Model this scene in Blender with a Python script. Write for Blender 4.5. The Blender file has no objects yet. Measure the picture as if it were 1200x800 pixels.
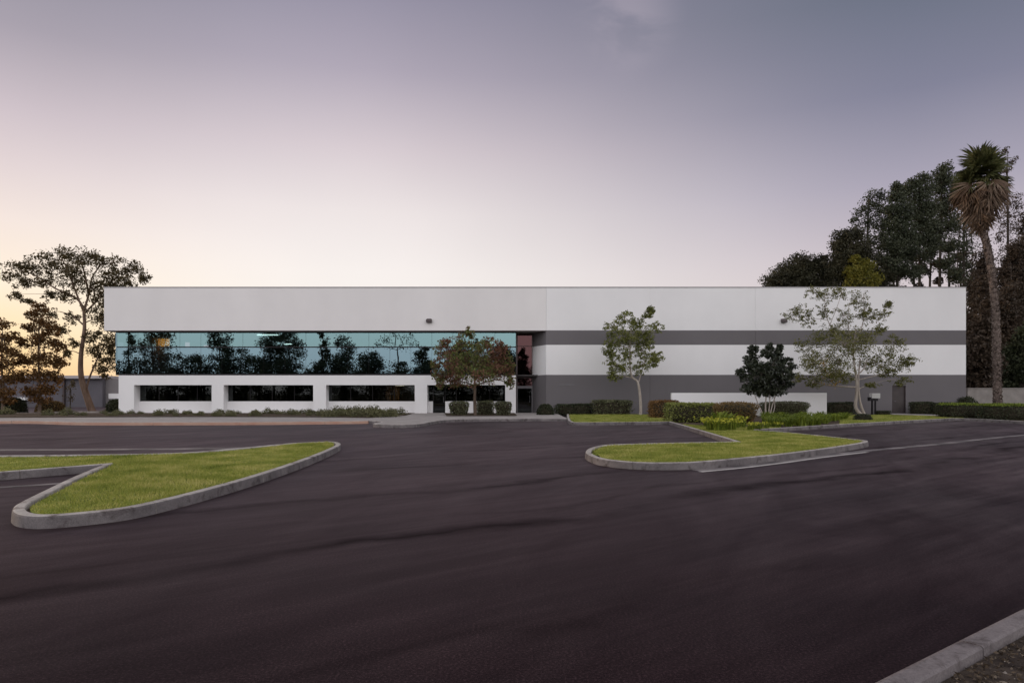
import bpy, bmesh, math, random
import numpy as np
from mathutils import Vector
from mathutils.geometry import delaunay_2d_cdt

S = bpy.context.scene
C = S.collection
R = math.radians
F, HZ, EYE = 800.0, 460.0, 1.6      # focal length in photo pixels, horizon row, eye height

def P(px, py, z=0.0):
    """where the photo pixel meets the level z"""
    Y = F*(EYE-z)/(py-HZ)
    return ((px-600)/F*Y, Y, z)
def W(px, py, Y):
    """the photo pixel at the distance Y"""
    return ((px-600)/F*Y, Y, EYE+(HZ-py)*Y/F)

# ------------------------------------------------------------------ materials
def lin(r, g, b):
    f = lambda c: (c/255/12.92) if c/255 <= .04045 else ((c/255+.055)/1.055)**2.4
    return (f(r), f(g), f(b), 1)
def new_mat(name):
    m = bpy.data.materials.new(name); m.use_nodes = True
    nt = m.node_tree; nt.nodes.clear()
    out = nt.nodes.new('ShaderNodeOutputMaterial')
    return m, nt, out
def nd(nt, t, **kw):
    n = nt.nodes.new(t)
    for k, v in kw.items(): setattr(n, k, v)
    return n
def ramp(nt, stops, fac=None, interp='LINEAR'):
    n = nt.nodes.new('ShaderNodeValToRGB'); cr = n.color_ramp; cr.interpolation = interp
    while len(cr.elements) > 1: cr.elements.remove(cr.elements[-1])
    cr.elements[0].position = stops[0][0]; cr.elements[0].color = stops[0][1]
    for p, c in stops[1:]:
        e = cr.elements.new(p); e.color = c
    if fac is not None: nt.links.new(fac, n.inputs[0])
    return n
def g(v): return (v, v, v, 1)
def coords(nt, scale=(1, 1, 1), rot=(0, 0, 0)):
    tc = nd(nt, 'ShaderNodeTexCoord'); mp = nd(nt, 'ShaderNodeMapping')
    mp.inputs['Scale'].default_value = scale; mp.inputs['Rotation'].default_value = rot
    geo = nd(nt, 'ShaderNodeNewGeometry')
    if any(rot):
        m0 = nd(nt, 'ShaderNodeMapping'); m0.inputs['Rotation'].default_value = rot; mp.inputs['Rotation'].default_value = (0, 0, 0)
        nt.links.new(geo.outputs['Position'], m0.inputs[0]); nt.links.new(m0.outputs[0], mp.inputs[0])
    else: nt.links.new(geo.outputs['Position'], mp.inputs[0])
    return mp.outputs[0]
def noise(nt, vec, scale, detail=4, rough=.55, dist=0):
    n = nd(nt, 'ShaderNodeTexNoise'); n.inputs['Scale'].default_value = scale
    n.inputs['Detail'].default_value = detail; n.inputs['Roughness'].default_value = rough
    n.inputs['Distortion'].default_value = dist
    nt.links.new(vec, n.inputs['Vector']); return n.outputs['Fac']
def mixc(nt, a, b, fac, mode='MIX'):
    n = nd(nt, 'ShaderNodeMix', data_type='RGBA', blend_type=mode)
    for i, v in ((0, fac), (6, a), (7, b)):
        if hasattr(v, 'is_linked'): nt.links.new(v, n.inputs[i])
        else: n.inputs[i].default_value = v
    return n.outputs[2]
def math_(nt, op, a, b=0.0, clamp=False):
    n = nd(nt, 'ShaderNodeMath', operation=op); n.use_clamp = clamp
    for i, v in ((0, a), (1, b)):
        if hasattr(v, 'is_linked'): nt.links.new(v, n.inputs[i])
        else: n.inputs[i].default_value = v
    return n.outputs[0]

def plain(name, c1, c2=None, scale=3.0, rough=.8, bump=0.0, bscale=60, spec=.3, metal=0, detail=5, map_scale=(1, 1, 1)):
    m, nt, out = new_mat(name)
    b = nd(nt, 'ShaderNodeBsdfPrincipled')
    b.inputs['Roughness'].default_value = rough; b.inputs['Specular IOR Level'].default_value = spec
    b.inputs['Metallic'].default_value = metal
    v = coords(nt, map_scale)
    if c2 is None: b.inputs['Base Color'].default_value = c1
    else:
        r = ramp(nt, [(.3, c1), (.7, c2)], noise(nt, v, scale, detail))
        nt.links.new(r.outputs[0], b.inputs['Base Color'])
    if bump:
        bp = nd(nt, 'ShaderNodeBump'); bp.inputs['Strength'].default_value = 1; bp.inputs['Distance'].default_value = bump
        nt.links.new(noise(nt, v, bscale, 6), bp.inputs['Height']); nt.links.new(bp.outputs[0], b.inputs['Normal'])
    nt.links.new(b.outputs[0], out.inputs[0]); return m

def leafmat(name, cols, trans=.35, rough=.55, spec=.25, rw=.6, nw=.95, ns=.9):
    """leaf: each leaf takes its own tone from the list"""
    m, nt, out = new_mat(name)
    geo = nd(nt, 'ShaderNodeNewGeometry')
    v = coords(nt)
    f = math_(nt, 'ADD', math_(nt, 'MULTIPLY', geo.outputs['Random Per Island'], rw), math_(nt, 'MULTIPLY', math_(nt, 'SUBTRACT', noise(nt, v, ns, 4), .3), nw))
    r = ramp(nt, [(i/(max(1, len(cols)-1)), c) for i, c in enumerate(cols)], f)
    b = nd(nt, 'ShaderNodeBsdfPrincipled'); b.inputs['Roughness'].default_value = rough
    b.inputs['Specular IOR Level'].default_value = spec
    nt.links.new(r.outputs[0], b.inputs['Base Color'])
    t = nd(nt, 'ShaderNodeBsdfTranslucent'); nt.links.new(r.outputs[0], t.inputs[0])
    mx = nd(nt, 'ShaderNodeMixShader'); mx.inputs[0].default_value = trans
    nt.links.new(b.outputs[0], mx.inputs[1]); nt.links.new(t.outputs[0], mx.inputs[2])
    nt.links.new(mx.outputs[0], out.inputs[0]); return m

def asphalt_mat():
    m, nt, out = new_mat('asphalt')
    b = nd(nt, 'ShaderNodeBsdfPrincipled')
    v = coords(nt); ST = R(-36.9)          # the street runs 36.9 degrees off the building line
    big = noise(nt, v, .16, 5, .6, .5)
    st1 = noise(nt, coords(nt, (.09, .75, 1), (0, 0, ST)), 1.0, 6, .62, .5)      # long roller passes along the street
    st2 = noise(nt, coords(nt, (.30, 3.2, 1), (0, 0, ST)), 1.0, 5, .65, .4)
    st3 = noise(nt, coords(nt, (.9, .28, 1), (0, 0, R(24))), 1.0, 6, .65, 1.0)    # turning sweeps in the car park
    agg = noise(nt, v, 55, 3, .8)
    c = ramp(nt, [(.32, (0.0131, 0.0073, 0.0088, 1)), (.5, (0.0200, 0.0118, 0.0136, 1)), (.68, (0.0305, 0.0186, 0.0203, 1))], st1).outputs[0]
    c = mixc(nt, c, ramp(nt, [(.32, (0.0140, 0.0080, 0.0091, 1)), (.7, (0.0329, 0.0210, 0.0217, 1))], st3).outputs[0], .42)
    c = mixc(nt, c, ramp(nt, [(.35, g(.84)), (.65, g(1.18))], st2).outputs[0], 1.0, 'MULTIPLY')
    c = mixc(nt, c, ramp(nt, [(.30, (.72, .76, .74, 1)), (.68, (1.30, 1.20, 1.20, 1))], big).outputs[0], 1.0, 'MULTIPLY')
    c = mixc(nt, c, ramp(nt, [(.30, g(.40)), (.52, g(.9)), (.70, g(2.6))], agg).outputs[0], 1.0, 'MULTIPLY')
    # seams between the passes: dark wavering lines along the street
    geo = nd(nt, 'ShaderNodeNewGeometry'); m0 = nd(nt, 'ShaderNodeMapping'); m0.inputs['Rotation'].default_value = (0, 0, ST)
    nt.links.new(geo.outputs['Position'], m0.inputs[0]); sp = nd(nt, 'ShaderNodeSeparateXYZ'); nt.links.new(m0.outputs[0], sp.inputs[0])
    wob = math_(nt, 'MULTIPLY', math_(nt, 'SUBTRACT', noise(nt, coords(nt, (.16, .16, 1)), 1.0, 3), .5), 3.0)
    vv = math_(nt, 'ADD', sp.outputs[1], wob)
    fine = math_(nt, 'MULTIPLY', math_(nt, 'SUBTRACT', noise(nt, v, 2.2, 4), .5), .35)
    vv = math_(nt, 'ADD', vv, fine)
    seam = None
    for v0, wd_, dk in ((6.7, .10, .62), (7.5, .05, .35), (3.7, .09, .40), (9.7, .08, .5), (12.8, .10, .4), (15.5, .10, .35)):
        dd = math_(nt, 'ABSOLUTE', math_(nt, 'SUBTRACT', vv, v0))
        brk = ramp(nt, [(.40, g(.0)), (.60, g(1))], noise(nt, coords(nt, (.22, .22, 1), (0, 0, R(v0*40))), 1.0, 4)).outputs[0]
        one = mixc(nt, g(1), ramp(nt, [(0, g(1-dk)), (wd_, g(1-dk*.7)), (wd_*3.2, g(1))], dd).outputs[0], brk)
        seam = one if seam is None else mixc(nt, seam, one, 1.0, 'MULTIPLY')
    c = mixc(nt, c, seam, 1.0, 'MULTIPLY')
    # worn binder: rough diffuse stone under a thin grazing sheen
    df = nd(nt, 'ShaderNodeBsdfDiffuse'); nt.links.new(c, df.inputs[0])
    gl = nd(nt, 'ShaderNodeBsdfGlossy'); gl.inputs[0].default_value = (1, .88, .90, 1)
    mixn = math_(nt, 'ADD', math_(nt, 'MULTIPLY', st1, .30), math_(nt, 'ADD', math_(nt, 'MULTIPLY', st3, .35), math_(nt, 'MULTIPLY', st2, .35)))
    rr = ramp(nt, [(.38, g(.34)), (.62, g(.56))], mixn); nt.links.new(rr.outputs[0], gl.inputs['Roughness'])
    lw = nd(nt, 'ShaderNodeLayerWeight'); lw.inputs[0].default_value = .5
    kk = ramp(nt, [(.34, g(.135)), (.5, g(.175)), (.66, g(.22))], mixn)
    fac = math_(nt, 'ADD', math_(nt, 'MULTIPLY', math_(nt, 'POWER', lw.outputs['Facing'], 5.0), math_(nt, 'MULTIPLY', kk.outputs[0], seam)), .002)
    mx = nd(nt, 'ShaderNodeMixShader'); nt.links.new(fac, mx.inputs[0]); nt.links.new(df.outputs[0], mx.inputs[1]); nt.links.new(gl.outputs[0], mx.inputs[2])
    nt.nodes.remove(b)
    bp = nd(nt, 'ShaderNodeBump'); bp.inputs['Distance'].default_value = .002; bp.inputs['Strength'].default_value = .6
    nt.links.new(agg, bp.inputs['Height'])
    nt.links.new(bp.outputs[0], df.inputs['Normal']); nt.links.new(bp.outputs[0], gl.inputs['Normal'])
    nt.links.new(mx.outputs[0], out.inputs[0]); return m

def glass_mat(name, mirror, tint, rough=.004, dark=.25, wav=.0):
    m, nt, out = new_mat(name)
    gl = nd(nt, 'ShaderNodeBsdfGlossy'); gl.inputs['Roughness'].default_value = rough; gl.inputs['Color'].default_value = tint
    tr = nd(nt, 'ShaderNodeBsdfTransparent'); tr.inputs[0].default_value = (tint[0]*dark, tint[1]*dark, tint[2]*dark, 1)
    fr = nd(nt, 'ShaderNodeFresnel'); fr.inputs[0].default_value = 1.5
    fac = math_(nt, 'ADD', math_(nt, 'MULTIPLY', fr.outputs[0], 1-mirror), mirror, True)
    if wav:
        bp = nd(nt, 'ShaderNodeBump'); bp.inputs['Distance'].default_value = wav; bp.inputs['Strength'].default_value = 1
        nt.links.new(noise(nt, coords(nt), .9, 1), bp.inputs['Height']); nt.links.new(bp.outputs[0], gl.inputs['Normal'])
    mx = nd(nt, 'ShaderNodeMixShader'); nt.links.new(fac, mx.inputs[0])
    nt.links.new(tr.outputs[0], mx.inputs[1]); nt.links.new(gl.outputs[0], mx.inputs[2])
    nt.links.new(mx.outputs[0], out.inputs[0]); return m

def emit(name, col, s):
    m, nt, out = new_mat(name); e = nd(nt, 'ShaderNodeEmission'); e.inputs[0].default_value = col; e.inputs[1].default_value = s
    nt.links.new(e.outputs[0], out.inputs[0]); return m

def wall_mat(name, c, var=.04):
    m, nt, out = new_mat(name)
    b = nd(nt, 'ShaderNodeBsdfPrincipled'); b.inputs['Roughness'].default_value = .85; b.inputs['Specular IOR Level'].default_value = .25
    v = coords(nt)
    n1 = noise(nt, coords(nt, (.35, .35, .08)), 1, 4)         # faint run-off streaks and roller patches
    n2 = noise(nt, v, .5, 4)
    k = ramp(nt, [(.3, g(1-var)), (.7, g(1+var*.4))], n1)
    k2 = ramp(nt, [(.3, g(1-var)), (.7, g(1))], n2)
    cc = mixc(nt, mixc(nt, c, k.outputs[0], 1, 'MULTIPLY'), k2.outputs[0], 1, 'MULTIPLY')
    nt.links.new(cc, b.inputs['Base Color'])
    bp = nd(nt, 'ShaderNodeBump'); bp.inputs['Distance'].default_value = .003; bp.inputs['Strength'].default_value = .6
    nt.links.new(noise(nt, v, 14, 5), bp.inputs['Height']); nt.links.new(bp.outputs[0], b.inputs['Normal'])
    nt.links.new(b.outputs[0], out.inputs[0]); return m

M = {}
M['asphalt'] = asphalt_mat()
M['white'] = wall_mat('white_paint', (.80, .785, .785, 1))
M['fascia'] = wall_mat('fascia_paint', (.755, .728, .718, 1))
M['grey'] = wall_mat('grey_paint', (.155, .143, .149, 1), .07)
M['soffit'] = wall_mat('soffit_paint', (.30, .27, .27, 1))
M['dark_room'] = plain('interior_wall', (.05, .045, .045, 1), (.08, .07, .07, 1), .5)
M['wood'] = plain('wood_panel', (.50, .27, .13, 1), (.62, .36, .18, 1), 3, .5, map_scale=(6, 6, .6))
M['metal'] = plain('dark_metal', (.02, .018, .02, 1), None, rough=.4, metal=.6)
M['bronze'] = plain('bronze_frame', (.06, .045, .045, 1), None, rough=.4, metal=.3)
M['greymetal'] = plain('grey_enamel', (.15, .14, .15, 1), (.2, .19, .2, 1), 4, rough=.5)
M['glass_up'] = glass_mat('teal_mirror_glass', .36, (.44, .72, .76, 1), dark=.42, wav=.0012)
M['glass_up2'] = glass_mat('teal_vision_glass', .38, (.42, .64, .75, 1), dark=.34, wav=.0012)
M['glass_low'] = glass_mat('dark_glass', .03, (.65, .70, .70, 1), dark=.40)
M['glass_brown'] = glass_mat('bronze_glass', .13, (.50, .27, .28, 1), dark=.25, wav=.001)
M['tube'] = emit('room_and_fill_light', (1, .93, .85, 1), 5)
M['warm'] = emit('warm_lit_room', (1, .30, .05, 1), 2.2)
M['exit'] = emit('pink_lit_panel', (1, .45, .5, 1), 1.3)
def concrete_mat(name, lo, hi):
    m, nt, out = new_mat(name)
    b = nd(nt, 'ShaderNodeBsdfPrincipled'); b.inputs['Roughness'].default_value = .88; b.inputs['Specular IOR Level'].default_value = .25
    v = coords(nt)
    c = ramp(nt, [(.3, lo), (.7, hi)], noise(nt, v, 1.3, 6, .65)).outputs[0]
    c = mixc(nt, c, ramp(nt, [(.34, (.42, .38, .37, 1)), (.47, g(.92)), (.6, g(1.04))], noise(nt, v, 3.7, 6, .7, .4)).outputs[0], 1.0, 'MULTIPLY')
    c = mixc(nt, c, ramp(nt, [(.3, g(.72)), (.5, g(1)), (.7, g(1.22))], noise(nt, v, 70, 3, .8)).outputs[0], 1.0, 'MULTIPLY')
    nt.links.new(c, b.inputs['Base Color'])
    bp = nd(nt, 'ShaderNodeBump'); bp.inputs['Distance'].default_value = .004; bp.inputs['Strength'].default_value = .8
    nt.links.new(noise(nt, v, 60, 6), bp.inputs['Height']); nt.links.new(bp.outputs[0], b.inputs['Normal'])
    nt.links.new(b.outputs[0], out.inputs[0]); return m
M['concrete'] = concrete_mat('kerb_concrete', (.29, .26, .24, 1), (.48, .44, .405, 1))
M['walk'] = plain('pavement_concrete', (.27, .24, .225, 1), (.36, .325, .31, 1), .8, .85, .002, 60)
M['gutter'] = plain('gutter_concrete', (.06, .052, .052, 1), (.25, .215, .21, 1), 1.1, .8, .002, 60)
M['kerbface'] = concrete_mat('shaded_kerb_face', (.10, .088, .09, 1), (.20, .178, .178, 1))  # darker copy of the kerb concrete: the face's shade painted into its colour
M['redkerb'] = plain('faded_red_kerb', (.38, .21, .155, 1), (.42, .29, .225, 1), 1.5, .8)
M['lawn'] = plain('lawn_turf', (.11, .14, .028, 1), (.25, .265, .065, 1), 1.6, .95, .01, 40, .1)
M['soil'] = plain('mulch_soil', (.045, .032, .024, 1), (.11, .082, .06, 1), 4, .95, .02, 25, .1)
M['dirt'] = plain('dry_ground', (.035, .026, .022, 1), (.085, .065, .052, 1), 6, .95, .012, 40, .1)
M['land'] = plain('far_land', (.08, .075, .045, 1), (.13, .115, .08, 1), .05, .95)
M['bark_grey'] = plain('pale_bark', (.25, .21, .18, 1), (.42, .37, .33, 1), 7, .9, .01, 20, .2, map_scale=(1, 1, .3))
M['bark_brown'] = plain('brown_bark', (.07, .05, .038, 1), (.16, .12, .09, 1), 6, .9, .01, 20, .2, map_scale=(1, 1, .3))
M['bark_tan'] = plain('tan_bark', (.11, .07, .05, 1), (.24, .165, .125, 1), 4, .9, .01, 20, .2, map_scale=(1, 1, .3))
M['bark_palm'] = plain('palm_bark', (.05, .036, .030, 1), (.20, .155, .135, 1), 6, .9, .03, 9, .2, map_scale=(1, 1, 2.2))
M['bark_dark'] = plain('dark_bark', (.03, .024, .02, 1), (.07, .055, .045, 1), 4, .9)

def rgb(*a): return tuple(a)+(1,)
G1 = rgb(.10, .115, .028); G2 = rgb(.05, .065, .02); G3 = rgb(.025, .035, .014)
L = {}
L['plum'] = leafmat('plum_leaf', [rgb(.045, .06, .018), rgb(.10, .125, .032), rgb(.15, .17, .05), rgb(.15, .075, .05), rgb(.21, .09, .06), rgb(.13, .075, .045)], .3, rw=.45, nw=1.5, ns=.55)
L['lime'] = leafmat('lime_leaf', [rgb(.06, .07, .02), rgb(.16, .175, .04), rgb(.33, .33, .12)], .4)
L['dark'] = leafmat('glossy_dark_leaf', [rgb(.013, .017, .011), rgb(.030, .037, .021), rgb(.07, .08, .045)], .15, .35, .45)
L['jaca'] = leafmat('feather_leaf', [rgb(.06, .065, .02), rgb(.14, .14, .038), rgb(.26, .245, .09)], .4)
L['gold'] = leafmat('gold_flower', [rgb(.35, .16, .02), rgb(.55, .33, .03), rgb(.30, .10, .03)], .3)
L['olive'] = leafmat('olive_leaf', [rgb(.045, .04, .02), rgb(.085, .07, .03), rgb(.14, .105, .045)], .5)
L['gum'] = leafmat('gum_leaf', [rgb(.04, .034, .016), rgb(.09, .07, .03), rgb(.16, .115, .048)], .5)
L['rusty'] = leafmat('rusty_leaf', [rgb(.06, .036, .016), rgb(.15, .08, .03), rgb(.30, .16, .055)], .55)
L['pine'] = leafmat('pine_leaf', [rgb(.028, .026, .016), rgb(.050, .048, .026), rgb(.085, .072, .038)], .2, rw=.35, nw=1.3, ns=.35)
L['far'] = leafmat('far_dark_leaf', [rgb(.032, .040, .024), rgb(.062, .070, .040), rgb(.11, .115, .065)], .2, rw=.35, nw=1.3, ns=.35)
L['brownpine'] = leafmat('brown_pine_leaf', [rgb(.036, .024, .017), rgb(.06, .042, .028), rgb(.10, .068, .044)], .2, rw=.35, nw=1.3, ns=.35)
L['yellow'] = leafmat('yellow_green_leaf', [rgb(.08, .08, .014), rgb(.17, .16, .026), rgb(.27, .22, .04)], .4)
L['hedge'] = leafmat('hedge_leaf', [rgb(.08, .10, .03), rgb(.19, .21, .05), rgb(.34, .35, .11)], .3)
L['hedgedark'] = leafmat('dark_hedge_leaf', [rgb(.018, .022, .012), rgb(.038, .045, .022), rgb(.075, .083, .04)], .2)
L['hedgegrey'] = leafmat('sage_hedge_leaf', [rgb(.055, .058, .032), rgb(.115, .12, .062), rgb(.20, .20, .11)], .25)
L['hedgerust'] = leafmat('rust_hedge_leaf', [rgb(.08, .048, .020), rgb(.18, .095, .034), rgb(.28, .16, .055)], .25)
L['hedgebrown'] = leafmat('brown_hedge_leaf', [rgb(.075, .055, .022), rgb(.17, .11, .04), rgb(.26, .165, .065)], .25)
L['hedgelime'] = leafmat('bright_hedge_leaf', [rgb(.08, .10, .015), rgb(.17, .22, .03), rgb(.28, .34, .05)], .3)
L['strap'] = leafmat('strap_leaf', [rgb(.07, .10, .018), rgb(.17, .22, .03), rgb(.33, .37, .05)], .4)
L['yellowflower'] = leafmat('yellow_bract', [rgb(.22, .26, .02), rgb(.42, .42, .04), rgb(.5, .46, .08)], .4)
L['ground'] = leafmat('groundcover_leaf', [rgb(.08, .065, .04), rgb(.12, .12, .055), rgb(.19, .18, .09)], .2)
L['blade'] = leafmat('grass_blade', [rgb(.09, .125, .022), rgb(.21, .25, .045), rgb(.33, .34, .08), rgb(.50, .45, .17)], .35, .6, .15, rw=.45, nw=1.7, ns=1.3)
L['frond'] = leafmat('palm_frond', [rgb(.04, .048, .018), rgb(.085, .092, .035), rgb(.16, .15, .07)], .25)
L['deadfrond'] = leafmat('dead_frond', [rgb(.045, .027, .018), rgb(.12, .075, .048), rgb(.27, .20, .145)], .2)
L['litter'] = leafmat('leaf_litter', [rgb(.05, .035, .025), rgb(.12, .085, .055), rgb(.35, .30, .25)], .1)

# ------------------------------------------------------------------ object helpers
def tag(o, label=None, cat=None, group=None, kind=None):
    if label: o['label'] = label
    if cat: o['category'] = cat
    if group: o['group'] = group
    if kind: o['kind'] = kind
    return o
def empty(name, loc, label=None, cat=None, group=None):
    o = bpy.data.objects.new(name, None); C.objects.link(o); o.location = loc; o.empty_display_size = .3
    return tag(o, label, cat, group)

class MB:
    def __init__(s): s.v = []; s.f = []; s.m = []
    def add(s, vs, fs, mi=0):
        n = len(s.v); s.v += [tuple(p) for p in vs]
        for f in fs: s.f.append(tuple(i+n for i in f)); s.m.append(mi)
    def box(s, x0, x1, y0, y1, z0, z1, mi=0):
        s.add([(x0, y0, z0), (x1, y0, z0), (x1, y1, z0), (x0, y1, z0), (x0, y0, z1), (x1, y0, z1), (x1, y1, z1), (x0, y1, z1)],
              [(0, 3, 2, 1), (4, 5, 6, 7), (0, 1, 5, 4), (1, 2, 6, 5), (2, 3, 7, 6), (3, 0, 4, 7)], mi)
        return s
    def prism(s, pts, z0, z1, mi=0):
        n = len(pts)
        s.add([(x, y, z0) for x, y in pts]+[(x, y, z1) for x, y in pts],
              [tuple(range(n))[::-1], tuple(range(n, 2*n))]+[(i, (i+1) % n, (i+1) % n+n, i+n) for i in range(n)], mi)
        return s
    def tube(s, pts, rad, n=7, cap=True, mi=0):
        pts = [Vector(p) for p in pts]; vs = []; fs = []
        a = None
        for i, p in enumerate(pts):
            d = (pts[min(i+1, len(pts)-1)]-pts[max(i-1, 0)])
            if d.length < 1e-6: d = Vector((0, 0, 1))
            d.normalize()
            if a is None: a = d.orthogonal().normalized()
            else:
                a = (a-d*a.dot(d))
                a = a.normalized() if a.length > 1e-5 else d.orthogonal().normalized()
            b = d.cross(a); r = rad[i] if hasattr(rad, '__len__') else rad
            for k in range(n):
                t = 2*math.pi*k/n; vs.append(p+(a*math.cos(t)+b*math.sin(t))*r)
        for i in range(len(pts)-1):
            for k in range(n):
                fs.append((i*n+k, i*n+(k+1) % n, (i+1)*n+(k+1) % n, (i+1)*n+k))
        if cap: fs.append(tuple(range(n))[::-1]); fs.append(tuple(range((len(pts)-1)*n, len(pts)*n)))
        s.add(vs, fs, mi); return s
    def build(s, name, mats, parent=None, loc=None, smooth=False, bevel=0):
        if not isinstance(mats, (list, tuple)): mats = [mats]
        off = Vector(loc) if loc else (world_loc(parent) if parent else Vector((0, 0, 0)))
        me = bpy.data.meshes.new(name)
        me.from_pydata([tuple(Vector(p)-off) for p in s.v], [], s.f)
        for m in mats: me.materials.append(m)
        me.polygons.foreach_set('material_index', s.m)
        if smooth: me.polygons.foreach_set('use_smooth', [True]*len(me.polygons))
        me.update()
        o = bpy.data.objects.new(name, me); C.objects.link(o)
        if parent:
            o.parent = parent
            if loc: o.location = Vector(loc)-world_loc(parent)
        elif loc: o.location = loc
        if bevel:
            b = o.modifiers.new('bevel', 'BEVEL'); b.width = bevel; b.segments = 2; b.limit_method = 'ANGLE'
        return o
def world_loc(o):
    l = Vector(o.location)
    while o.parent: o = o.parent; l += Vector(o.location)
    return l

def np_mesh(name, V, Q, mats, parent=None, loc=(0, 0, 0), mi=None):
    V = np.asarray(V, dtype=np.float32)-np.asarray(loc, dtype=np.float32); Q = np.asarray(Q, dtype=np.int32)
    k = Q.shape[1]
    me = bpy.data.meshes.new(name)
    me.vertices.add(len(V)); me.vertices.foreach_set('co', V.ravel())
    me.loops.add(Q.size); me.loops.foreach_set('vertex_index', Q.ravel())
    me.polygons.add(len(Q)); me.polygons.foreach_set('loop_start', np.arange(0, Q.size, k, dtype=np.int32))
    for m in (mats if isinstance(mats, (list, tuple)) else [mats]): me.materials.append(m)
    if mi is not None: me.polygons.foreach_set('material_index', np.asarray(mi, dtype=np.int32))
    me.update(calc_edges=True); me.validate()
    o = bpy.data.objects.new(name, me); C.objects.link(o)
    if parent: o.parent = parent; o.location = Vector(loc)-world_loc(parent)
    else: o.location = loc
    return o

def unit(a): return a/np.maximum(np.linalg.norm(a, axis=1, keepdims=True), 1e-6)
def leaf_quads(rng, c, ln, wd, up=0.0, direct=None, fold=.25):
    """one folded pointed leaf (a 4-corner face) per centre c"""
    n = len(c)
    d = unit(rng.normal(size=(n, 3))+np.array([0, 0, up])) if direct is None else unit(direct)
    s = unit(np.cross(d, rng.normal(size=(n, 3))))
    nn = np.cross(d, s)
    L_ = (ln*(.6+.8*rng.random(n)))[:, None] if np.isscalar(ln) else (ln)[:, None]
    w_ = (wd*(.6+.8*rng.random(n)))[:, None]
    a = c-d*L_*.5; b = c+d*L_*.5
    m1 = c+s*w_*.5+nn*w_*fold; m2 = c-s*w_*.5+nn*w_*fold
    V = np.stack([a, m1, b, m2], 1).reshape(-1, 3)
    Q = np.arange(4*n).reshape(-1, 4)
    return V, Q

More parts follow.
